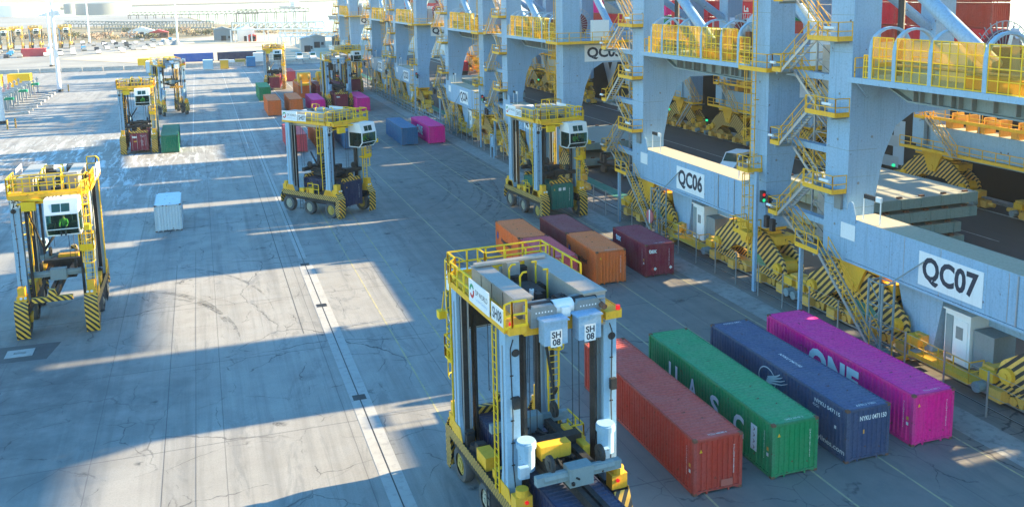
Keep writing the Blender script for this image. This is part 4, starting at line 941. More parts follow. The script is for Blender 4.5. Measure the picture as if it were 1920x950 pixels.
    c = MB().prism([(y1, z1), (y1, 8.9), (y1, 8.9), (y0+.02, 8.98), (y0+.25, z1)][0:1]+[(y1, 9.05), (y0, 9.05), (y0+.28, z1)], x0, x1)
    cb = c.build('cab', 'white', t)
    fr = MB()
    for x in (x0+.04, x1-.04):
        for (p, q) in (((x, y0+.02, 9.06), (x, y0+.02, 8.0)), ((x, y0+.02, 8.0), (x, y0+.45, z0)), ((x, y1-.04, 9.06), (x, y1-.04, z0)), ((x, y0+.45, z0), (x, y1, z0))): fr.bar(p, q, .08)
    fr.bar((x0, y0+.45, z0), (x1, y0+.45, z0), .08).bar((x0, y0+.02, 8.0), (x1, y0+.02, 8.0), .05).bar((x0, y1-.04, z0), (x1, y1-.04, z0), .08).bar((x0, y0+.02, 9.04), (x1, y0+.02, 9.04), .07)
    fr.build('cab_frame', 'white', cb)
    gl = MB().add([(x0+.05, y0+.03, 9.04), (x1-.05, y0+.03, 9.04), (x1-.05, y0+.03, 8.0), (x0+.05, y0+.03, 8.0), (x0+.05, y0+.45, z0+.02), (x1-.05, y0+.45, z0+.02)], [(0, 1, 2, 3), (3, 2, 5, 4)])
    gl.add([(x0+.05, y0+.03, 9.04), (x0+.05, y0+.03, 8.0), (x0+.05, y0+.45, z0), (x0+.05, y1, z0), (x0+.05, y1, 9.04)], [(0, 1, 2, 3, 4)])
    gl.add([(x1-.05, y0+.03, 9.04), (x1-.05, y0+.03, 8.0), (x1-.05, y0+.45, z0), (x1-.05, y1, z0), (x1-.05, y1, 9.04)], [(4, 3, 2, 1, 0)])
    gl.build('windscreen', 'cabglass', cb)
    MB().prism([(y0+.055, 9.2), (y0+.195, 9.75), (y0+.18, 9.755), (y0+.04, 9.205)], x0+.45, x0+.95).prism([(y0+.055, 9.2), (y0+.195, 9.75), (y0+.18, 9.755), (y0+.04, 9.205)], x0+1.0, x0+1.5).build('upper_window', 'glass', cb)
    MB().box(x0+.1, x1-.1, y1-.1, y1-.05, z0, 9.0).box(x0+.05, x1-.05, y0+.45, y1, z0-.02, z0+.02).box(.5, 1.4, -4.35, -4.05, z0+.02, 9.0).box(1.35, 1.8, -5.0, -4.3, z0, 8.3).box(.0, .4, -5.0, -4.3, z0, 8.2).build('cab_interior', 'dark', cb)
    MB().bar((.3, y1+.1, 9.9), (1.9, -3.3, 9.6), .12).bar((-.15, -4.4, 9.9), (-2.0, -3.4, 9.9), .14).bar((-.15, -3.7, 9.6), (-1.9, -3.3, 9.5), .12).build('cab_arm', 'lemon', t)
    MB().box(2.15, 2.5, -5.2, -4.8, 7.7, 8.1).bar((2.3, -5.0, 8.0), (2.3, -4.6, 9.2), .05).build('side_lamp', 'lemon', t)
    MB().box(-1.6, -.75, -3.95, -3.62, 9.1, 9.75).build('lamp_box', 'lemon', t)
    # rear stripes of the hoist: ropes
    for x in (-1.1, -.8, .8, 1.1):
        for y in (-2.2, 2.4): MB().tube((x, y, 4.8), (x, y, 9.8), .018, 5).build('hoist_rope', 'black', t)
    return t
def spreader(z, label, loc, rz, mat='dark', L=12.2, yellow=True):
    """lifting frame with its underside at z; it hangs on the ropes of its carrier"""
    t = empty('spreader', (loc[0], loc[1], z), rz, label=label, cat='spreader', group='spreaders hanging in the straddle carriers')
    MB().box(-.28, -.06, -L/2+.6, L/2-.6, .12, .5).box(.06, .28, -L/2+.6, L/2-.6, .12, .5).build('telescopic_beam', 'dark', t)
    for s in (-1, 1):
        MB().box(-1.2, 1.2, s*(L/2-.32)-.15, s*(L/2-.32)+.15, .02, .34).prism([(-.25, .34), (.25, .34), (.18, .8), (-.18, .8)], s*(L/2-.4)-.2, s*(L/2-.4)+.2, 'y').build('end_beam', 'stripe_b', t)
    mb = MB().box(-1.0, 1.0, -1.7, 1.7, .35, .62).box(-.9, -.6, -2.1, 2.1, .62, 1.0).box(.6, .9, -2.1, 2.1, .62, 1.0).box(-1.2, 1.2, -.25, .25, .62, 1.3)
    mb.build('head_block', mat, t)
    for s in (-1, 1): MB().box(-1.8, 1.8, s*2.35-.15, s*2.35+.15, .75, 1.1).box(-.5, .5, s*2.35-.3, s*2.35+.3, .5, 1.25).tube((-1.5, s*2.35, .95), (1.5, s*2.35, .95), .2, 10).build('lifting_arm', 'girder' if yellow else 'dark', t)
    k = MB()
    rnd = random.Random(5)
    for i in range(70): x, y = rnd.uniform(-1.0, 1.0), rnd.uniform(-2.2, 2.0); a = rnd.uniform(.15, .9); k.bar((x, y, .63+rnd.random()*.3), (x+rnd.uniform(-.3, .3), y+a, .63+rnd.random()*.3), rnd.uniform(.04, .12))
    k.build('hydraulic_pipes', 'dark', t)
    if yellow: MB().box(-.35, .95, .5, 1.0, .9, 1.45).box(-1.25, -.95, -1.2, .9, .5, 1.1).build('hydraulic_tank', 'yellow', t)
    for s in (-1, 1):
        for e in (-1, 1):
            MB().tube((s*1.0, e*2.1, 1.35), (s*1.14, e*2.1, 1.35), .34, 18).tube((s*.96, e*2.1, 1.35), (s*1.18, e*2.1, 1.35), .14, 10).build('sheave', 'dark', t)
    return t
def person(loc, rz, label):
    """seated driver, facing -y"""
    me = bpy.data.meshes.new('person')
    V = [((0, 0, .0), .13), ((0, .0, .2), .11), ((0, -.02, .42), .14), ((0, -.03, .55), .08), ((0, -.05, .66), .07), ((0, -.06, .78), .11), ((0, -.05, .88), .09),
         ((.1, -.02, -.02), .11), ((.13, -.45, .0), .08), ((.13, -.5, -.42), .055), ((.13, -.62, -.46), .05),
         ((-.1, -.02, -.02), .11), ((-.13, -.45, .0), .08), ((-.13, -.5, -.42), .055), ((-.13, -.62, -.46), .05),
         ((.19, -.02, .45), .08), ((.25, -.12, .2), .055), ((.2, -.4, .12), .04), ((.18, -.48, .12), .04),
         ((-.19, -.02, .45), .08), ((-.25, -.12, .2), .055), ((-.2, -.4, .12), .04), ((-.18, -.48, .12), .04)]
    E_ = [(0, 1), (1, 2), (2, 3), (3, 4), (4, 5), (5, 6), (0, 7), (7, 8), (8, 9), (9, 10), (0, 11), (11, 12), (12, 13), (13, 14), (2, 15), (15, 16), (16, 17), (17, 18), (2, 19), (19, 20), (20, 21), (21, 22)]
    me.from_pydata([v for v, r in V], E_, []); me.update()
    o = bpy.data.objects.new('person', me); col.objects.link(o)
    md = o.modifiers.new('skin', 'SKIN'); sb = o.modifiers.new('sub', 'SUBSURF'); sb.levels = 1; sb.render_levels = 1
    for i, (v, r) in enumerate(V): me.skin_vertices[0].data[i].radius = (r, r); me.skin_vertices[0].data[i].use_root = (i == 0)
    dg = bpy.context.evaluated_depsgraph_get(); dg.update(); nm = bpy.data.meshes.new_from_object(o.evaluated_get(dg)); o.modifiers.clear(); o.data = nm
    for m in ('cloth', 'hivis', 'skin'): nm.materials.append(M[m])
    for p in nm.polygons:
        c = p.center; p.use_smooth = True
        p.material_index = 2 if (c.z > .56 or (c.y < -.42 and c.z > .05)) else (1 if c.z > .08 and c.y > -.44 else 0)
    o.location = loc; o.rotation_euler = (0, 0, rz); tag(o, label, 'person', 'straddle carrier drivers')
    MB().tube((0, -.05, .82), (0, -.05, .93), .125, 10, .07).build('hard_hat', 'signwhite', o)
    return o
car0 = carrier()
CARS = [ # number, x, y, heading of the cab (0 = towards the camera), label, load
    ('14', -10.1, 69.8, 0.0, 'empty straddle carrier marked SH14 with its yellow spreader low, at the left', None),
    ('08', 12.5, 35.5, pi+.07, 'big straddle carrier marked SH08 in the foreground, seen from behind over a navy container', ('navy', .3, 'navy blue container carried inside the foreground straddle carrier')),
    ('07', 11.55, 95.35, math.atan2(.57, .82), 'straddle carrier marked SH07 turning across the middle of the yard with a navy container', ('navy', .9, 'navy container carried low in the turning straddle carrier')),
    ('05', 32.2, 86.4, .12, 'straddle carrier marked SH15 carrying a dark green container beside the crane fence', ('teal', .85, 'dark green container with two white squares, carried beside the crane fence')),
    ('13', -9.1, 145.9, 0.0, 'straddle carrier at left holding a maroon container with white tex door markings', ('maroon', .35, 'maroon container with white tex lettering, carried by the left carrier')),
    ('12', -6.0, 189.6, pi+.25, 'empty straddle carrier seen from behind with two red tail lights, left of centre', None),
    ('09', 17.0, 230.5, -.12, 'small distant straddle carrier with a maroon box, left of the far rows', ('maroon', .5, 'maroon container hanging in the distant carrier left of the far rows')),
    ('10', 25.2, 184.3, pi, 'distant blue straddle carrier seen from behind, between two magenta containers', ('maroon', .6, 'maroon container held between two magenta ones by a distant carrier')),
    ('11', 31.5, 214, .2, 'yellow topped straddle carrier with a cab, right behind the distant blue one', ('maroon', .6, 'maroon container in the yellow topped carrier at the fence')),
    ('02', -80.5, 456, 0, 'tiny straddle carrier at the far left edge of the background', None), ('03', -77.5, 470, .1, 'tiny straddle carrier second from the left in the background', None),
    ('04', -70.5, 474, 0, 'tiny straddle carrier third from the left in the background', None), ('06', -58.4, 476, 0, 'tiny straddle carrier apart from the others in the background', None)]
CCS = [car0]+[copy_tree(car0) for _ in CARS[1:]]
for i, (num, x, y, rz, label, load) in enumerate(CARS):
    c = CCS[i]
    c.location = (x, y, 0); c.rotation_euler = (0, 0, rz); c.scale = (1, 1, {'07': .935, '05': .95, '08': .925, '14': .94}.get(num, .94)); tag(c, label, 'straddle carrier', 'straddle carriers working on the yard')
    nn = num if num != '05' else '15'
    if i < 9:
        for s in (-1, 1):
            b = MB().box(s*2.05-.28, s*2.05+.28, -3.165, -3.152, 9.2, 9.92).build('number_plate', 'signwhite', c)
            fit_text(MB(), 'SH\n'+nn, (s*2.05, -3.168, 9.56), (1, 0, 0), (0, 0, 1), .44, .62, bold=.03, line=.85).build('number', 'ink', b)
            b = MB().box(s*.72-.24, s*.72+.24, 4.152, 4.165, 9.42, 10.14).build('number_plate', 'signwhite', c)
            fit_text(MB(), 'SH\n'+nn, (s*.72, 4.168, 9.78), (-1, 0, 0), (0, 0, 1), .38, .6, bold=.03, line=.85).build('number', 'ink', b)
            if num == '08' and s < 0: continue
            a, q = sorted((s*2.54, s*2.57)); X = (0, s*1.0, 0); xx = s*2.574; yc = 2.2 if s < 0 else .75; yn = .35 if s < 0 else 2.75
            p = MB().box(a, q, yc-1.15, yc+1.15, 10.2, 11.25).build('side_sign', 'signwhite', c)
            p2 = MB().box(a, q, yn-.6, yn+.6, 10.25, 11.0).build('side_number_plate', 'signwhite', c)
            fit_text(MB(), 'SH'+nn, (xx, yn, 10.62), X, (0, 0, 1), .95, .5, bold=.02).build('number', 'ink', p2)
            fit_text(MB(), 'DP WORLD', (xx, yc+s*.32, 10.82), X, (0, 0, 1), 1.35, .24, bold=.0).build('lettering', 'ink', p)
            fit_text(MB(), 'London Gateway', (xx, yc+s*.32, 10.5), X, (0, 0, 1), 1.3, .15).build('small_lettering', 'skyink', p)
            lc = yc-s*.78
            for nm_, mt, a0, a1 in (('red_swirl', 'redp', -2.6, .3), ('green_swirl', 'green', .5, 3.1)):
                ts = [a0+(a1-a0)*k/12 for k in range(13)]
                MB().strip([[(xx, lc+.27*math.cos(t_)*s, 10.75+.33*math.sin(t_)) for t_ in ts], [(xx, lc+.14*math.cos(t_)*s, 10.75+.19*math.sin(t_)) for t_ in ts]]).build(nm_, mt, p)
        rf = fit_text(MB(), 'SH'+nn, (.4, -4.2, 10.055), (1, 0, 0), (0, 1, 0), 1.1, .5, bold=.02).build('roof_lettering', 'ink', c)
    R = Matrix.Rotation(rz, 3, 'Z')
    if load:
        cc, z, lab = load; Lc = 12.19 if num not in ('07', '05', '13') else 6.058
        off = R@Vector((0, -.85 if Lc < 7 else 0, 0)); x2 = x+off.x; y2 = y-2.5 if num == '08' else y+off.y
        k = container(x2, y2, z, Lc, cc, lab, rz=(rz-pi) if abs(rz) > 3 else rz, corner=False, group='containers carried by the straddle carriers', H=2.591)
        if cc == 'maroon' and num in ('13', '10'): end_text(k, 'tex', -.6, 2.1, .7, .36, Lc, bold=.04)
        if num == '13':
            codes(k, Lc, 2.591, 'TEXU 559120 4', False); end_text(k, 'TEXU 559120\n22G1', .5, 2.15, .8, .3, Lc); end_text(k, 'MGW\nTARE\nNET\nCUBE', .35, 1.2, .35, .8, Lc)
            b4 = MB()
            for q in (-.95, -.3, .3, .95): b4.tube((q, -Lc/2-.03, .2), (q, -Lc/2-.03, 2.45), .022, 6)
            b4.build('locking_bar', 'steel', k); MB().box(-.75, -.35, -Lc/2-.008, -Lc/2-.002, 1.35, 1.55).build('orange_sticker', 'st', k)
        if cc == 'teal': MB().box(-.42, -.12, -Lc/2-.006, -Lc/2, 1.9, 2.2).box(.05, .35, -Lc/2-.006, -Lc/2, 1.9, 2.2).build('white_square', 'signwhite', k); codes(k, Lc, 2.591, 'EMCU 834126 7', False)
        if num == '07': codes(k, Lc, 2.591, 'NYKU 421905 6', False)
        spreader(z+2.6, 'spreader clamped on the '+' '.join(lab.split(' with ')[0].split()[:10]).rstrip(' the of a by').replace(' held between two magenta ones', ' between two magenta ones'), (x2, y2), rz, 'dark', L=Lc+.1, yellow=(num == '08'))
    elif i < 6: spreader(2.9 if num == '14' else 5.4, 'empty spreader with striped end beam hanging in the '+('left SH14 carrier' if num == '14' else 'carrier seen from behind'), (x, y), rz, 'dark')
    if i in (0, 2, 3, 4):
        p = R@Vector((.95, -4.75, 8.0*c.scale[2])); person((x+p.x, y+p.y, p.z), rz, 'seated driver in hi-vis green inside the cab of '+('SH14 at the left' if i == 0 else 'SH07 in the middle' if i == 2 else 'the carrier beside the crane fence' if i == 3 else 'the carrier holding the tex container'))

for x, y, w_ in ((21.0, 207.5, 'left'), (25.2, 208.5, 'right')):
    t = empty('spreader', (x, y, 2.95), label='golden yellow spreader resting on a far container, %s of the two' % w_, cat='spreader', group='yellow spreaders in the far rows')
    MB().box(-1.2, 1.2, -6, -5.6, 0, .5).box(-1.2, 1.2, 5.6, 6, 0, .5).build('end_beam', 'yellow', t); MB().box(-.5, .5, -5.6, 5.6, .1, .5).build('telescopic_beam', 'yellow', t)
    MB().box(-1.3, 1.3, -4.5, -2.2, .5, 2.6).box(-1.0, 1.0, -1.5, 2, .5, 1.9).build('head_block', 'yellow', t)
    for q in (-.9, .9): MB().tube((q-.2, -4.6, 1.7), (q+.2, -4.6, 1.7), .6, 16).build('sheave', 'rim_y', t); MB().box(q-.12, q+.12, -6.1, -5.9, -1.6, 1.2).build('flipper', 'steel', t)
# ------------------------------------------------------------ quay furniture
fn = empty('fence', (37.0, 20, 0), label='low grey wire fence on steel posts running along the landside crane rail', cat='fence')
pm = MB().box(-.035, .035, -.035, .035, 0, 2.5).mesh('post', M['steel'])
ys = [20.0+2.95*i for i in range(86)]
for y in ys: mo('post', pm, fn, (0, y-20, 0.01))
mb = MB()
for a, b in zip(ys, ys[1:]):
    for z in (.6, 1.25, 1.9, 2.45): mb.bar((0, a-20+.035, z), (0, b-20-.035, z), .018)
mb.build('wire', 'steel', fn)
fp = empty('guard_rail', (36.2, 140, 0), label='blue grey tubular guard rail panels standing before the fence by the distant cranes', cat='railing')
mb = MB()
railing(mb, [(0, 0, .01), (0, 62, .01)], 1.9, 2.4, .04, mid=3); mb.build('rail_panel', 'girder', fp)
gt = empty('marker_frame', (36.3, 116.5, 0), label='pale blue upright frame standing at the fence near the third crane', cat='frame')
MB().bar((0, 0, 0), (0, 0, 3.2), .12).bar((0, 1.3, 0), (0, 1.3, 3.2), .12).bar((0, 0, 3.15), (0, 1.3, 3.15), .12).bar((0, 0, 1.6), (0, 1.3, 1.6), .08).box(-.03, .03, .35, .95, 1.7, 2.9).build('frame', 'blue_lite', gt)
fl = empty('hose_reel', (36.9, 72.2, 0), label='round red and white disc on a thin pole by the stairs of QC06', cat='marker')
MB().tube((-.06, 0, 2.1), (.06, 0, 2.1), .62, 20).build('disc', plain('faded_red', (.5, .12, .12)), fl); MB().bar((0, 0, 0), (0, 0, 2.0), .07).build('pole', 'steel', fl)
MB().box(-.07, .07, -.1, .1, 1.5, 2.7).build('white_band', 'signwhite', fl)
# hatch covers
def hatch(x0, x1, y0, y1, z, label, odd=0):
    t = empty('hatch_cover', ((x0+x1)/2, (y0+y1)/2, z), label=label, cat='hatch cover', group='hatch covers stacked under the cranes')
    w_, l_ = (x1-x0)/2, (y1-y0)/2
    MB().box(-w_, w_, -l_, l_, .12, .95).build('cover_body', 'hatch', t)
    MB().box(-w_+.03, w_-.03, -l_+.03, l_-.03, .952, .975).build('cover_top', 'hatch_top', t)
    rb = MB(); x = -w_+1.2
    while x < w_: rb.box(x, x+.09, -l_-.07, -l_-.003, .15, .93); x += 2.05
    y = -l_+1.2
    while y < l_: rb.box(-w_-.07, -w_-.003, y, y+.09, .15, .93); y += 2.05
    rb.box(-w_+2, -w_+2.5, -l_-.01, -l_-.002, .4, .8); rb.build('stiffener_rib', 'hatch', t)
    for i in range(5):
        for s in (-1, 1): MB().box(-w_+1.1+i*(2*w_-2.2)/4-.22, -w_+1.1+i*(2*w_-2.2)/4+.22, s*(l_-.35)-.12, s*(l_-.35)+.12, .975, 1.12).build('lashing_socket', 'rustframe', t)
    for s in (-1, 1): MB().box(-w_+.8, w_-.8, s*(l_-.9)-.15, s*(l_-.9)+.15, 0, .12).build('bearing_pad', 'dark', t)
for k, (dx, nm) in enumerate(((0, 'lowest slab of the four under QC07, deep in shade'), (-.4, 'second slab from the ground in the stack beyond QC07'), (1.2, 'third slab from the ground, overhanging the one below'), (0.2, 'topmost slab with a sunlit top, beyond QC07'))):
    hatch(50.0+dx, 60.2+dx if k < 2 else 61.4, 60.0, 72.3, .02+k*1.22, 'green grey steel hatch cover, '+nm)
for k, nm in enumerate(('lower slab of the pair under QC05', 'upper slab of the pair under QC05')): hatch(44.5, 55.0, 104.5, 118, .3+k*2.0, 'weathered grey hatch cover, '+nm)
# two unseen lids and a box, added only to shade parts of the yard
hatch(88, 100, 60.3, 73.5, 30.7, 'unseen hatch cover slab added to shade the yard abreast of QC06'); hatch(88, 100, 36.5, 48.5, 31.5, 'unseen hatch cover slab added to shade the yard abreast of QC07')
container(53.5, 37.0, 10.9, 7.2, 'maroon', 'unseen maroon container added to shade the yard beside QC07', group=None)
for k in range(4): hatch(48, 59, 168, 180, .3+k*1.4, 'dark hatch cover %s in the far stack under QC03' % ('at the bottom', 'second from the bottom', 'second from the top', 'on top')[k])
# vehicles on the apron
def van(x, y, rz, label, c='white', L=5.6, group=None):
    t = empty('parked_van', (x, y, 0), rz, label=label, cat='van', group=group)
    pr = [(-L/2, .45), (-L/2, 1.2), (-L/2+.35, 2.35), (-L/2+.7, 2.5), (L/2-1.9, 2.5), (L/2-.95, 1.55), (L/2-.1, 1.15), (L/2, .8), (L/2, .45)]
    MB().prism(pr, -.98, .98).build('body', c, t)
    g = MB()
    for s in (-1, 1):
        a, b = sorted((s*.981, s*.99)); g.prism([(-L/2+.5, 1.5), (-L/2+.6, 2.15), (L/2-2.0, 2.15), (L/2-1.35, 1.5)], a, b)
    g.prism([(L/2-1.86, 2.44), (L/2-1.0, 1.60), (L/2-.98, 1.62), (L/2-1.84, 2.46)], -.85, .85); g.box(-.8, .8, -L/2-.005+.12, -L/2+.16, 1.45, 2.1)
    g.build('window', 'glass', t)
    for s in (-1, 1):
        for yy in (-L/2+1.05, L/2-.95): MB().tube((s*.78, yy, .36), (s*1.0, yy, .36), .36, 16).build('wheel', 'tyre', t)
    MB().box(-.97, -.7, L/2-.02, L/2+.02, .75, .95).box(.7, .97, L/2-.02, L/2+.02, .75, .95).build('headlight', 'signwhite', t)
    MB().box(-.9, .9, -L/2-.03, -L/2, .45, .6).build('bumper', 'dark', t)
    return t
van(60.3, 95.5, -1.0+pi, 'white minibus parked on the quay road beyond the sill of QC06')
van(-0+56.5, 70.5+28, 0.2, 'small white van mostly hidden behind the stairs of QC07') if 0 else None
tr = empty('trailer_chassis', (47.2, 99.5, 0), .15, label='empty dark flatbed trailer with double wheels beside the stair foot of QC06', cat='trailer')
MB().box(-1.2, 1.2, -3.8, 3.8, 1.0, 1.25).box(-.5, .5, -3.8, 3.8, .75, 1.0).build('deck', 'dark', tr)
for y in (-3.0, -1.8, 2.6):
    for s in (-1, 1): MB().tube((s*.7, y, .5), (s*1.2, y, .5), .5, 16).build('wheel', 'tyre', tr)
container(65.2, 238, 1.2, 6.06, 'crimson', 'orange red container seen between the legs of QC04 and the water', group=None)
tc = empty('truck_chassis', (66.4, 241, 0), label='dark lorry chassis under the orange red container near QC04', cat='trailer')
MB().box(-1.1, 1.1, -3.2, 3.2, .9, 1.18).build('deck', 'dark', tc)
for y in (-2, 0, 2): MB().box(-1.15, 1.15, y-.45, y+.45, .02, .89).build('wheel_pair', 'tyre', tc)
for (x, y, a) in ((54.2, 262, 'beside QC02'),):
    u = empty('utility_truck', (x, y, 0), .2, label='yellow grey utility truck standing on the quay '+a, cat='truck'); MB().box(-1.2, 1.2, -3, 1.2, 1, 3.2).build('body', 'yellow_b', u); MB().box(-1.2, 1.2, 1.3, 3, .6, 2.7).build('cab', 'yellow', u)
    for yy in (-2, 2): MB().box(-1.25, 1.25, yy-.5, yy+.5, .02, .9).build('wheel_pair', 'tyre', u)
# ------------------------------------------------------------ ships
s1 = empty('container_ship', (77.2, 30, 0), label='black hulled container ship with huge white letters lying along the quay', cat='ship')
hp = [(0, -90), (0, 178), (3, 190), (9, 200), (20, 207), (34, 207), (34, -90)]
mb = MB(); mb.add([(x, y, z) for z in (-6, 9.1) for x, y in hp], [tuple(range(6, -1, -1)), tuple(range(7, 14))]+[(i, (i+1) % 7, 7+(i+1) % 7, 7+i) for i in range(7)]); mb.build('hull', 'hull', s1)
mb = MB(); railing(mb, [(.3, -80, 9.1), (.3, 178, 9.1)], 1.1, 3, .05); mb.build('railing', 'white', s1)
lt = MB()
for txt, y, ww, hh, z in (('E', 59.6, 4.4, 6.2, 3.7), ('R', 70, 5, 6.5, 4.6), ('G', 84, 5, 6.5, 4.6), ('R', 96, 5, 6.5, 4.6), ('E', 112, 5, 6.5, 4.6), ('E', 124, 5, 6.5, 4.6), ('V', 138.6, 9.5, 7.4, 6.5), ('E', 152, 5, 7, 6.0)):
    if txt in 'V' or y < 65: fit_text(lt, txt, (-.04, y, z), (0, -1, 0), (0, 0, 1), ww, hh, bold=.035)
lt.build('hull_lettering', plain('hull_letter_grey', (.42, .43, .44)), s1)
MB().box(-.03, -.005, 56.6, 58.4, 1, 6.2).build('hull_patch', plain('hull_patch', (.45, .5, .55)), s1)
s2 = empty('container_ship', (80, 345, 0), label='pale hulled container ship moored farther along, hazy behind the distant cranes', cat='ship')
hp = [(0, -95), (0, 80), (8, 105), (20, 110), (32, 80), (32, -95)]
mb = MB(); mb.add([(x, y, z) for z in (-6, 12) for x, y in hp], [tuple(range(5, -1, -1)), tuple(range(6, 12))]+[(i, (i+1) % 6, 6+(i+1) % 6, 6+i) for i in range(6)]); mb.build('hull', 'hull_w', s2)
MB().box(4, 30, -60, -48, 12, 34).box(0, 32, -61, -47, 31, 34.5).build('superstructure', 'white', s2)
# cargo: the bays are 14.2 m apart; gaps between them let the sun through to the yard
SH_C = ['crimson', 'crimson', 'green', 'magenta', 'rose', 'red', 'petrol', 'crimson', 'maroon', 'grey', 'red', 'navy']
CN = dict(crimson='bright red', green='green', magenta='magenta', rose='dusty pink', red='brick red', petrol='blue', maroon='maroon', grey='grey', navy='navy', cobalt='cobalt', orange='orange')
sm = {}
def deckbox(x, y, z, L, c, lab, grp, txt=None):
    key = (L, c)
    if key not in sm:
        m1, m2, m3, cm_, m4, m5 = cgeo(L, 2.6, c); sm[key] = (m1, m2, m3)
    t = empty('deck_container', (x, y, z), label=lab, cat='container', group=grp)
    for nme, me in zip(('corrugated_wall', 'roof', 'frame'), sm[key]): mo(nme, me, t)
    if txt: side_text(t, txt[0], txt[3], 1.5, txt[1], txt[2], bold=.03)
    return t
rnd = random.Random(11)
g0, pitch = 60.6, 14.15
TOP = {-5: 8, -4: 8, -3: 8, -2: 7, -1: 8, 0: 0, 1: 7, 2: 8, 3: 7, 4: 7, 5: 5, 6: 7, 7: 6, 8: 6, 9: 5, 10: 6}
for k, n in TOP.items():
    yc = g0+pitch*(k+.5)
    for j in range(n):
        c = SH_C[(k*5+j*3+rnd.randrange(3)) % len(SH_C)]
        if k in (4, 5) and j in (3, 4): c = 'crimson'
        if k in (1, 2) and j in (3, 4): c = 'red' if k == 1 else 'crimson'
        if k == 3 and j == 4: c = 'magenta'
        yy = yc; Lk = 12.19
        txt = None
        if c == 'magenta': txt = ('ONE', 4.0, 1.5, 0)
        if c == 'crimson' and k == 4 and j == 3: txt = ('La', 1.3, .9, -3)
        if k == -2: yy = yc-3.2; Lk = 6.058
        deckbox(79.0, yy, 9.3+j*2.65, Lk, c, '%s container in the %s tier of cargo bay %s' % (CN[c], ['lowest', 'second', 'third', 'fourth', 'fifth', 'sixth', 'seventh', 'top'][j], 'abreast of QC0%d' % max(1, min(7, 7-(k+2)//2))), 'containers stacked on the deck of the black ship', txt)
for k in range(9):
    for j in range(3):
        c = ['rose', 'crimson', 'maroon', 'grey', 'rose'][(k+j*2) % 5]
        deckbox(81.6, 252+k*14.3+22, 13+j*2.65, 12.19, c, '%s container in the %s tier on the pale ship' % (CN[c], ['lowest', 'middle', 'top'][j]), 'containers stacked on the deck of the pale ship')
# lashing bridges between the bays
for k in range(-5, 11):
    if k in (0, 1): continue
    t = empty('lashing_bridge', (81, g0+pitch*k, 9.1), label='narrow steel lashing bridge between two container bays on the ship', cat='lashing bridge', group='lashing bridges of the black ship')
    b = MB()
    for x in (-2.8, 2.8): b.box(x-.1, x+.1, -.1, .1, 0, 7.5)
    for z in (2.6, 5.2): b.box(-2.8, 2.8, -.4, .4, z, z+.08)
    b.build('frame', 'white', t)
# ------------------------------------------------------------ light poles
def pole(x, y, label, h=32, r=.42):
    t = empty('light_pole', (x, y, 0), label=label, cat='light pole', group='tall light poles on the left')
    MB().tube((0, 0, 0.5), (0, 0, h), r, 16, r*.4).build('mast', 'white', t, smooth=True); MB().tube((0, 0, 0), (0, 0, .55), r*1.6, 12).build('foot', 'dark', t)
    hd = MB().tube((0, 0, h), (0, 0, h+.3), 1.6, 16); hd.build('lamp_ring', 'steel', t)
pole(-35.0, 188.5, 'white light pole cut by the left edge, nearest of the tall poles', r=.55); pole(-33.0, 248.9, 'tall white light pole with dark foot beside the striped post', r=.52)
pole(-47.3, 345.3, 'tall white light pole just left of the one with the dark foot', r=.5); pole(-52.3, 514, 'distant white light pole between the tanks and the car park', r=.5); pole(-10.2, 504.6, 'distant white light pole near the middle of the car park background', r=.5)
for x, y, s in ((-32.6, 179.5, 'in front of the nearest light pole'), (-30.9, 248.0, 'beside the dark foot of a tall pole'), (-31.6, 181.3, 'behind the one at the nearest light pole')):
    t = empty('striped_bollard', (x, y, 0), label='black and yellow striped bollard '+s, cat='bollard', group='striped bollards'); MB().tube((0, 0, 0), (0, 0, 1.7), .16, 10).build('post', 'stripe_f', t)
# ------------------------------------------------------------ barriers along the far edge of the yard
bm = MB().prism([(-.4, 0), (.4, 0), (.4, .15), (.2, .5), (.14, 1.25), (-.14, 1.25), (-.2, .5), (-.4, .15)], -2.9, 2.9).mesh('barrier', M['precast'])
bm = MB().prism([(-.4, 0), (.4, 0), (.4, .15), (.2, .5), (.14, 1.25), (-.14, 1.25), (-.2, .5), (-.4, .15)], -2.9, 2.9, 'x').mesh('barrier', M['precast'])
for i in range(17):
    o = bpy.data.objects.new('concrete_barrier', bm); col.objects.link(o); f = i/16
    o.location = (-56+i*6.05, 318-3*math.sin(f*2)-f*7+(rnd.random()-.5)*.5, 0); o.rotation_euler = (0, 0, -.12+rnd.uniform(-.02, .02)); tag(o, 'pale concrete barrier block in the low wall along the far edge of the yard', 'barrier', 'concrete barriers at the far edge')
# boxes standing by the barriers
def kit(name, x, y, sz, mat, label, cat, rz=0, extra=None):
    t = empty(name, (x, y, 0), rz, label=label, cat=cat); w_, l_, h = sz
    MB().box(-w_/2, w_/2, -l_/2, l_/2, .12, h).build('body', mat, t)
    MB().box(-w_/2-.02, w_/2+.02, -l_/2-.02, l_/2+.02, h, h+.08).box(-w_/2-.03, -w_/2+.1, -l_/2-.03, -l_/2+.1, 0, h).box(w_/2-.1, w_/2+.03, -l_/2-.03, -l_/2+.1, 0, h).build('frame', extra or mat, t)
    MB().box(-w_/2+.2, -.03, -l_/2-.03, -l_/2-.002, .3, h-.2).box(.03, w_/2-.2, -l_/2-.03, -l_/2-.002, .3, h-.2).build('door', mat, t)
    return t
M['ltblue'] = paint('pale_blue_box', (.42, .62, .72), .5); M['azure'] = paint('azure_box', (.02, .2, .42), .5)
kit('reefer_container', -14.2, 299.5, (2.5, 6, 3.3), 'white', 'white refrigerated box with grimy end, left of the far carrier', 'container')
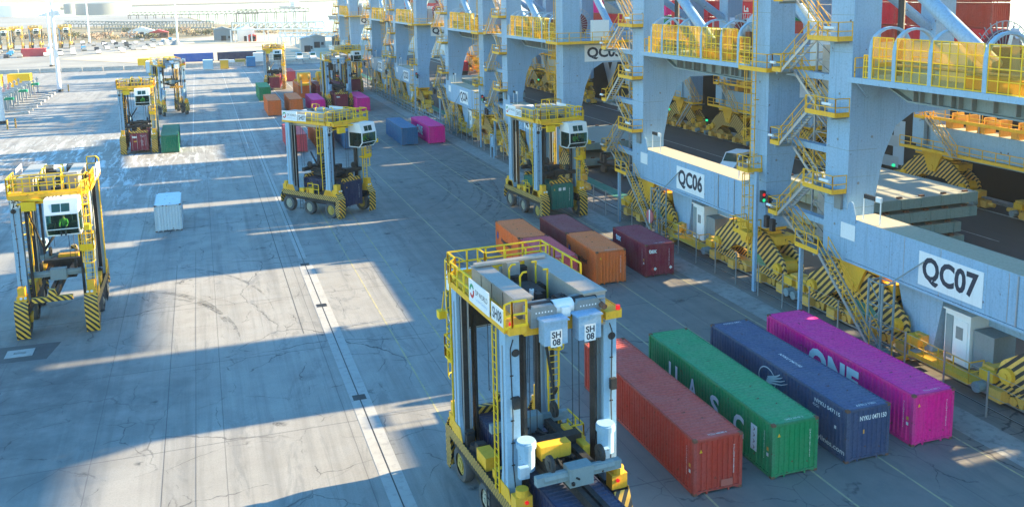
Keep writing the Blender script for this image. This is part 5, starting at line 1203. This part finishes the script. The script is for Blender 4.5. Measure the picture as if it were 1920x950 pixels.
kit('storage_box', 2.2, 301, (2.9, 4, 2.9), 'ltblue', 'pale blue storage box by the far barriers', 'box'); kit('cage_box', 7.0, 301.5, (2.6, 3, 2.7), 'yellow', 'yellow wire cage box beside the pale blue box', 'box', extra='steel')
kit('storage_box', 15.2, 306, (2.6, 3, 3.0), 'azure', 'bright blue box standing alone before the dark blue container', 'box'); kit('site_cabin', 18.5, 316, (3.8, 3, 3.6), 'white', 'white site cabin behind the bright blue box', 'cabin')
kit('storage_box', -17.3, 322, (3.4, 4, 2.8), 'lemon', 'yellow box left of the grimy white refrigerated box', 'box'); kit('storage_box', -9.6, 324, (3.4, 4, 2.8), 'lemon', 'yellow box right of the grimy white refrigerated box', 'box')
kit('stillage', 12.5, 318, (3.2, 2, 1.6), 'rim_y', 'rusty orange stillage beside the white cabin', 'rack'); kit('white_tank_box', 9.6, 318, (2.0, 2, 1.5), 'white', 'small white box left of the rusty stillage', 'box')
container(-8.0, 338.5, 0, 13.0, 'cobalt', 'long bright blue container at the foot of the embankment, left one', rz=pi/2, corner=False, H=2.9, group=None).location = (-2.0, 340.5, 0)
container(0, 0, 0, 13.0, 'navy', 'long dark blue container at the foot of the embankment, right one', rz=pi/2, corner=False, H=2.9, group=None).location = (12.3, 340, 0)
van(32.4, 326.5, pi, 'white pickup van beyond the barrier, left of the pair', group=None); van(36.9, 326.3, pi, 'white pickup van beyond the barrier, right of the pair', group=None)
# ------------------------------------------------------------ parking stands at the left edge
for i in range(9):
    y = 203+i*5.6
    t = empty('plug_in_stand', (-35.2-i*.05, y, 0), label='grey parking stand row %s with pale kerb, posts and cabinet' % ['nearest the camera', 'second nearest', 'third nearest', 'fourth nearest', 'in the middle', 'fourth from the far end', 'third from the far end', 'second from the far end', 'at the far end'][i], cat='parking stand', group='parking stands at the left edge')
    MB().box(-16, 1, -.5, .5, 0, .28).box(1, 2.4, -.6, .6, 0, .5).build('kerb', 'precast', t)
    p = MB()
    for x in (-2, -6, -10, -14): p.bar((x, 0, .28), (x, 0, 3.8), .28); p.box(x-.35, x+.35, -.25, .25, 3.2, 3.5)
    p.build('post', 'steel', t)
    MB().box(-5.2, -3.2, -.4, .4, .28, 3.0).build('cabinet', 'steel', t); MB().box(-9.4, -7.8, -.4, .4, .28, 2.4).build('cabinet', 'steel', t)
    if i % 3 == 1: MB().box(-3.0, -.9, -.6, .6, 2.4, 2.9).build('hose_tray', 'green', t)
container(-49.5, 236.0, 0, 12.19, 'orange', 'orange container among the stands at the left edge', rz=0, group=None, H=2.9)
container(-46.8, 219.5, 0, 6.06, 'navy', 'navy container in front of the orange one at the left edge', group=None)
container(-58, 258, 0, 12.19, 'darkgreen', 'green container behind the orange one at the left edge', group=None, H=2.9)
for (x, y, s) in ((-50.5, 263, 'left'), (-44.0, 265, 'right')): kit('tank_trailer', x, y, (5.2, 4, 3.6), 'lemon', 'bright yellow trailer box behind the parking stands, %s one' % s, 'trailer')
# ------------------------------------------------------------ beyond the yard
def car(x, y, rz, c): # small and far away
    t = empty('parked_car', (x, y, 0.04), rz, label='small parked car in the bright far car park', cat='car', group='cars in the far car park')
    MB().prism([(-2.2, .3), (-2.2, .85), (-1.5, .95), (-1.0, 1.45), (.6, 1.45), (1.2, .95), (2.1, .8), (2.2, .3)], -.9, .9).build('body', c, t)
    MB().prism([(-1.35, .97), (-.95, 1.38), (.55, 1.38), (1.05, .97)], -.91, .91).build('window', 'glass', t)
    for yy in (-1.4, 1.4): MB().tube((-.93, yy, .32), (.93, yy, .32), .32, 10).build('wheel_pair', 'tyre', t)
cm3 = ['white', 'silver', 'white', 'hood', 'white', 'azure', 'silver', 'black']
for r in range(8):
    for i in range(15):
        if rnd.random() < .42: continue
        x = -90+i*4.6+r*3+rnd.uniform(-.3, .3); y = 402+r*15+i*1.2
        if x > -12: continue
        car(x, y, rnd.choice((0, pi))+.1, rnd.choice(cm3))
def leafy(name, x, y, w_, h, ca, label, cat='shrub', group=None, n=420):
    t = empty(name, (x, y, 0), label=label, cat=cat, group=group); mb = MB(); rr = random.Random(int(x*7+y))
    lobes = [(rr.uniform(-.4, .4)*w_, rr.uniform(-.3, .3)*w_, rr.uniform(.3, .65)*h, rr.uniform(.25, .42)) for _ in range(6)]
    for i in range(n):
        lx, ly, lz, lr = rr.choice(lobes); a, b = rr.uniform(0, 2*pi), rr.uniform(-1, 1); q = rr.random()**.4*lr
        cx, cy, cz = lx+w_*q*math.cos(a)*.9, ly+w_*q*math.sin(a)*.9, max(.1, lz+h*q*b*.9); s = rr.uniform(.25, .6)*w_/9
        d = Vector((rr.uniform(-1, 1), rr.uniform(-1, 1), rr.uniform(-1, 1))).normalized(); e = d.orthogonal().normalized(); g = d.cross(e)
        c = Vector((cx, cy, cz)); mb.add([c+e*s, c+g*s*.7, c-e*s, c-g*s*.7], [(0, 1, 2, 3)])
    mb.build('crown', ca, t); MB().tube((0, 0, 0), (0, 0, h*.4), w_*.03+.05, 6).build('stem', 'rustframe', t)
M['leaf_g'] = mottled('dull_green_leaf', (.05, .07, .03), (.09, .10, .05), .3); M['leaf_o'] = mottled('winter_twigs', (.25, .20, .13), (.32, .26, .17), .3); M['leaf_r'] = mottled('reddish_twigs', (.27, .20, .15), (.32, .24, .18), .3)
for i in range(34):
    x = -95+i*4.1+rnd.uniform(-2, 2); y = 560+rnd.uniform(-14, 60); k = rnd.choice(('leaf_g', 'leaf_o', 'leaf_o', 'leaf_r'))
    leafy('shrub', x, y, rnd.uniform(6, 11), rnd.uniform(3, 5.5), M[k], {'leaf_g': 'dull green bush on the rough ground beyond the car park', 'leaf_o': 'bare brown winter bush beyond the car park', 'leaf_r': 'reddish bare bush beyond the car park'}[k], 'shrub', 'bushes beyond the car park', 260)
# tanks, and a narrow grey cylinder standing for the shaded gap between two
for x, y, r, h, lab in ((-240, 1480, 54, 16, 'huge white storage tank at the far left horizon'), (-186, 1600, 9, 15, 'narrow grey cylinder standing for the shaded gap between two white tanks'), (-125, 1450, 37, 16, 'huge white storage tank right of the narrow grey cylinder'), (-345, 1500, 45, 16, 'white storage tank cut by the left edge of the view')):
    t = empty('storage_tank', (x, y, 0), label=lab, cat='tank')
    MB().tube((0, 0, 0), (0, 0, h), r, 48).tube((0, 0, h), (0, 0, h+2), r, 48, r*.1).build('shell', 'white' if 'grey' not in lab else 'hood', t, smooth=True)
# pipe trestle across the flats and jetties
def trestle(x0, y0, x1, y1, z, n, label, name='pipe_trestle', m='hood', h=3.5, deck=4):
    t = empty(name, (x0, y0, 0), label=label, cat='trestle'); dx, dy = x1-x0, y1-y0
    mb = MB(); mb.bar((0, 0, z), (dx, dy, z), deck, .6).bar((0, 0, z+h), (dx, dy, z+h), .5, .5)
    for i in range(n): f = i/(n-1); mb.bar((dx*f, dy*f, z), (dx*f, dy*f, z+h), .45); f2 = min(1, (i+1)/(n-1)); mb.bar((dx*f, dy*f, z), (dx*f2, dy*f2, z+h), .3)
    mb.build('truss', m, t); mb = MB()
    for i in range(0, n, 2): f = i/(n-1); mb.bar((dx*f-1, dy*f, -6), (dx*f-1, dy*f, z), .6); mb.bar((dx*f+1, dy*f, -6), (dx*f+1, dy*f, z), .6)
    mb.build('pier', m, t)
trestle(-60, 700, 10, 640, 2.2, 34, 'long grey pipe trestle crossing the flats beyond the car park', h=4.2)
trestle(-100, 820, -20, 700, 3, 26, 'lower dark pipe bridge behind the long trestle', h=2.2)
trestle(-70, 1100, 60, 1000, 4, 30, 'dark jetty reaching from the tanks into the river', 'jetty', 'dark', 3); trestle(40, 1010, 110, 985, 5, 16, 'cluttered berthing head at the end of the dark jetty', 'jetty', 'dark', 3.5, 9)
trestle(60, 1900, 420, 1800, 3, 24, 'far pale jetty near the horizon', 'jetty', 'hood', 2)
trestle(16, 474, 58, 458, 6.0, 12, 'white and red lattice conveyor bridge above the embankment', 'conveyor_bridge', 'white', 3.2, 2.5); trestle(34, 425, 70, 400, 4.0, 14, 'white lattice conveyor behind the parked pickups', 'conveyor_bridge', 'white', 1.8, 1.2)
trestle(20, 610, 66, 560, 3, 14, 'rusty lattice conveyor along the river bank', 'conveyor_bridge', 'rim', 3, 3)
def house(x, y, w_, l_, h, m, rm, label, rz=0, name='shed'):
    t = empty(name, (x, y, 0), rz, label=label, cat='building'); MB().box(-w_/2, w_/2, -l_/2, l_/2, 0, h).build('wall', m, t)
    MB().prism([(-w_/2-.3, h), (w_/2+.3, h), (0, h+w_*.16)], -l_/2-.3, l_/2+.3, 'y').build('roof', rm, t); MB().box(-1.2, 1.2, -l_/2-.04, -l_/2-.005, 0, 2.6).box(w_*.25, w_*.4, -l_/2-.04, -l_/2-.005, 1.2, 2.4).build('door', 'dark', t)
house(-21, 560, 10, 9, 3, 'rustframe', M['redp'], 'small house with a bright red roof beyond the car park'); house(-31, 585, 15, 8, 3.2, 'white', M['white'], 'long low white shed left of the red roofed house')
house(22.5, 485, 8, 12, 6.0, 'white', M['white'], 'white block building below the lattice conveyor'); house(12, 498, 9, 12, 5.5, 'hood', M['hood'], 'grey building left of the white block building'); house(25, 476, 4, 3, 3, 'redp', M['redp'], 'small red hut in front of the white block building')
house(40, 372, 5, 5, 5.2, 'steel', M['steel'], 'grey plant cabin among machinery behind the pickups'); house(47, 400, 7, 6, 4.6, 'silver', M['silver'], 'silver cabin at the foot of the conveyor'); house(56, 380, 9, 7, 5, 'dark', M['dark'], 'dark plant building close to the quay end')
for (x, y, c, lab) in ((-62.5, 412, 'rose', 'pink container standing beyond the parking stands'),): container(x, y, 0, 9, c, lab, rz=pi/2, group=None, corner=False, H=3.2)
for i, (x, y) in enumerate(((-3.5, 462), (2, 455))):
    t = empty('gravel_heap', (x-12, y+10, 0), label='pale blue grey heap at the far end of the car park, %s' % ('left' if i == 0 else 'right'), cat='heap', group='pale heaps'); MB().tube((0, 0, 0), (0, 0, 2.6), 3.2, 20, .4).build('heap', 'hood', t, smooth=True)
for (x, y, l, lab) in ((150, 1020, 60, 'small grey cargo boat far out on the river'), (95, 640, 22, 'white work boat moored by the river bank'), (190, 2050, 90, 'pale ship near the far river bank')):
    t = empty('boat', (x, y, -4.5), .3, label=lab, cat='boat'); MB().prism([(-l/2, 3), (-l/2+2, 0), (l/2-4, 0), (l/2, 3.5)], -l*.07, l*.07).build('hull', 'hood', t); MB().box(-l*.05, l*.05, -l*.4, -l*.15, 3, 3+l*.12).bar((0, 0, 3), (0, 0, 3+l*.3), .4).build('wheelhouse', 'white', t)
# ------------------------------------------------------------ haze: one closed box of even air
hz = MB().box(-2600, 2600, -280, 3900, -9.5, 70).build('haze', None); tag(hz, kind='stuff')
m = bpy.data.materials.new('haze_air'); m.use_nodes = True; nt = m.node_tree; nt.nodes.remove(nt.nodes['Principled BSDF'])
v = nt.nodes.new('ShaderNodeVolumePrincipled'); v.inputs['Color'].default_value = (.85, .92, 1, 1); v.inputs['Density'].default_value = 0.00014; v.inputs['Anisotropy'].default_value = 0.3
nt.links.new(v.outputs[0], nt.nodes['Material Output'].inputs['Volume']); hz.data.materials.append(m)
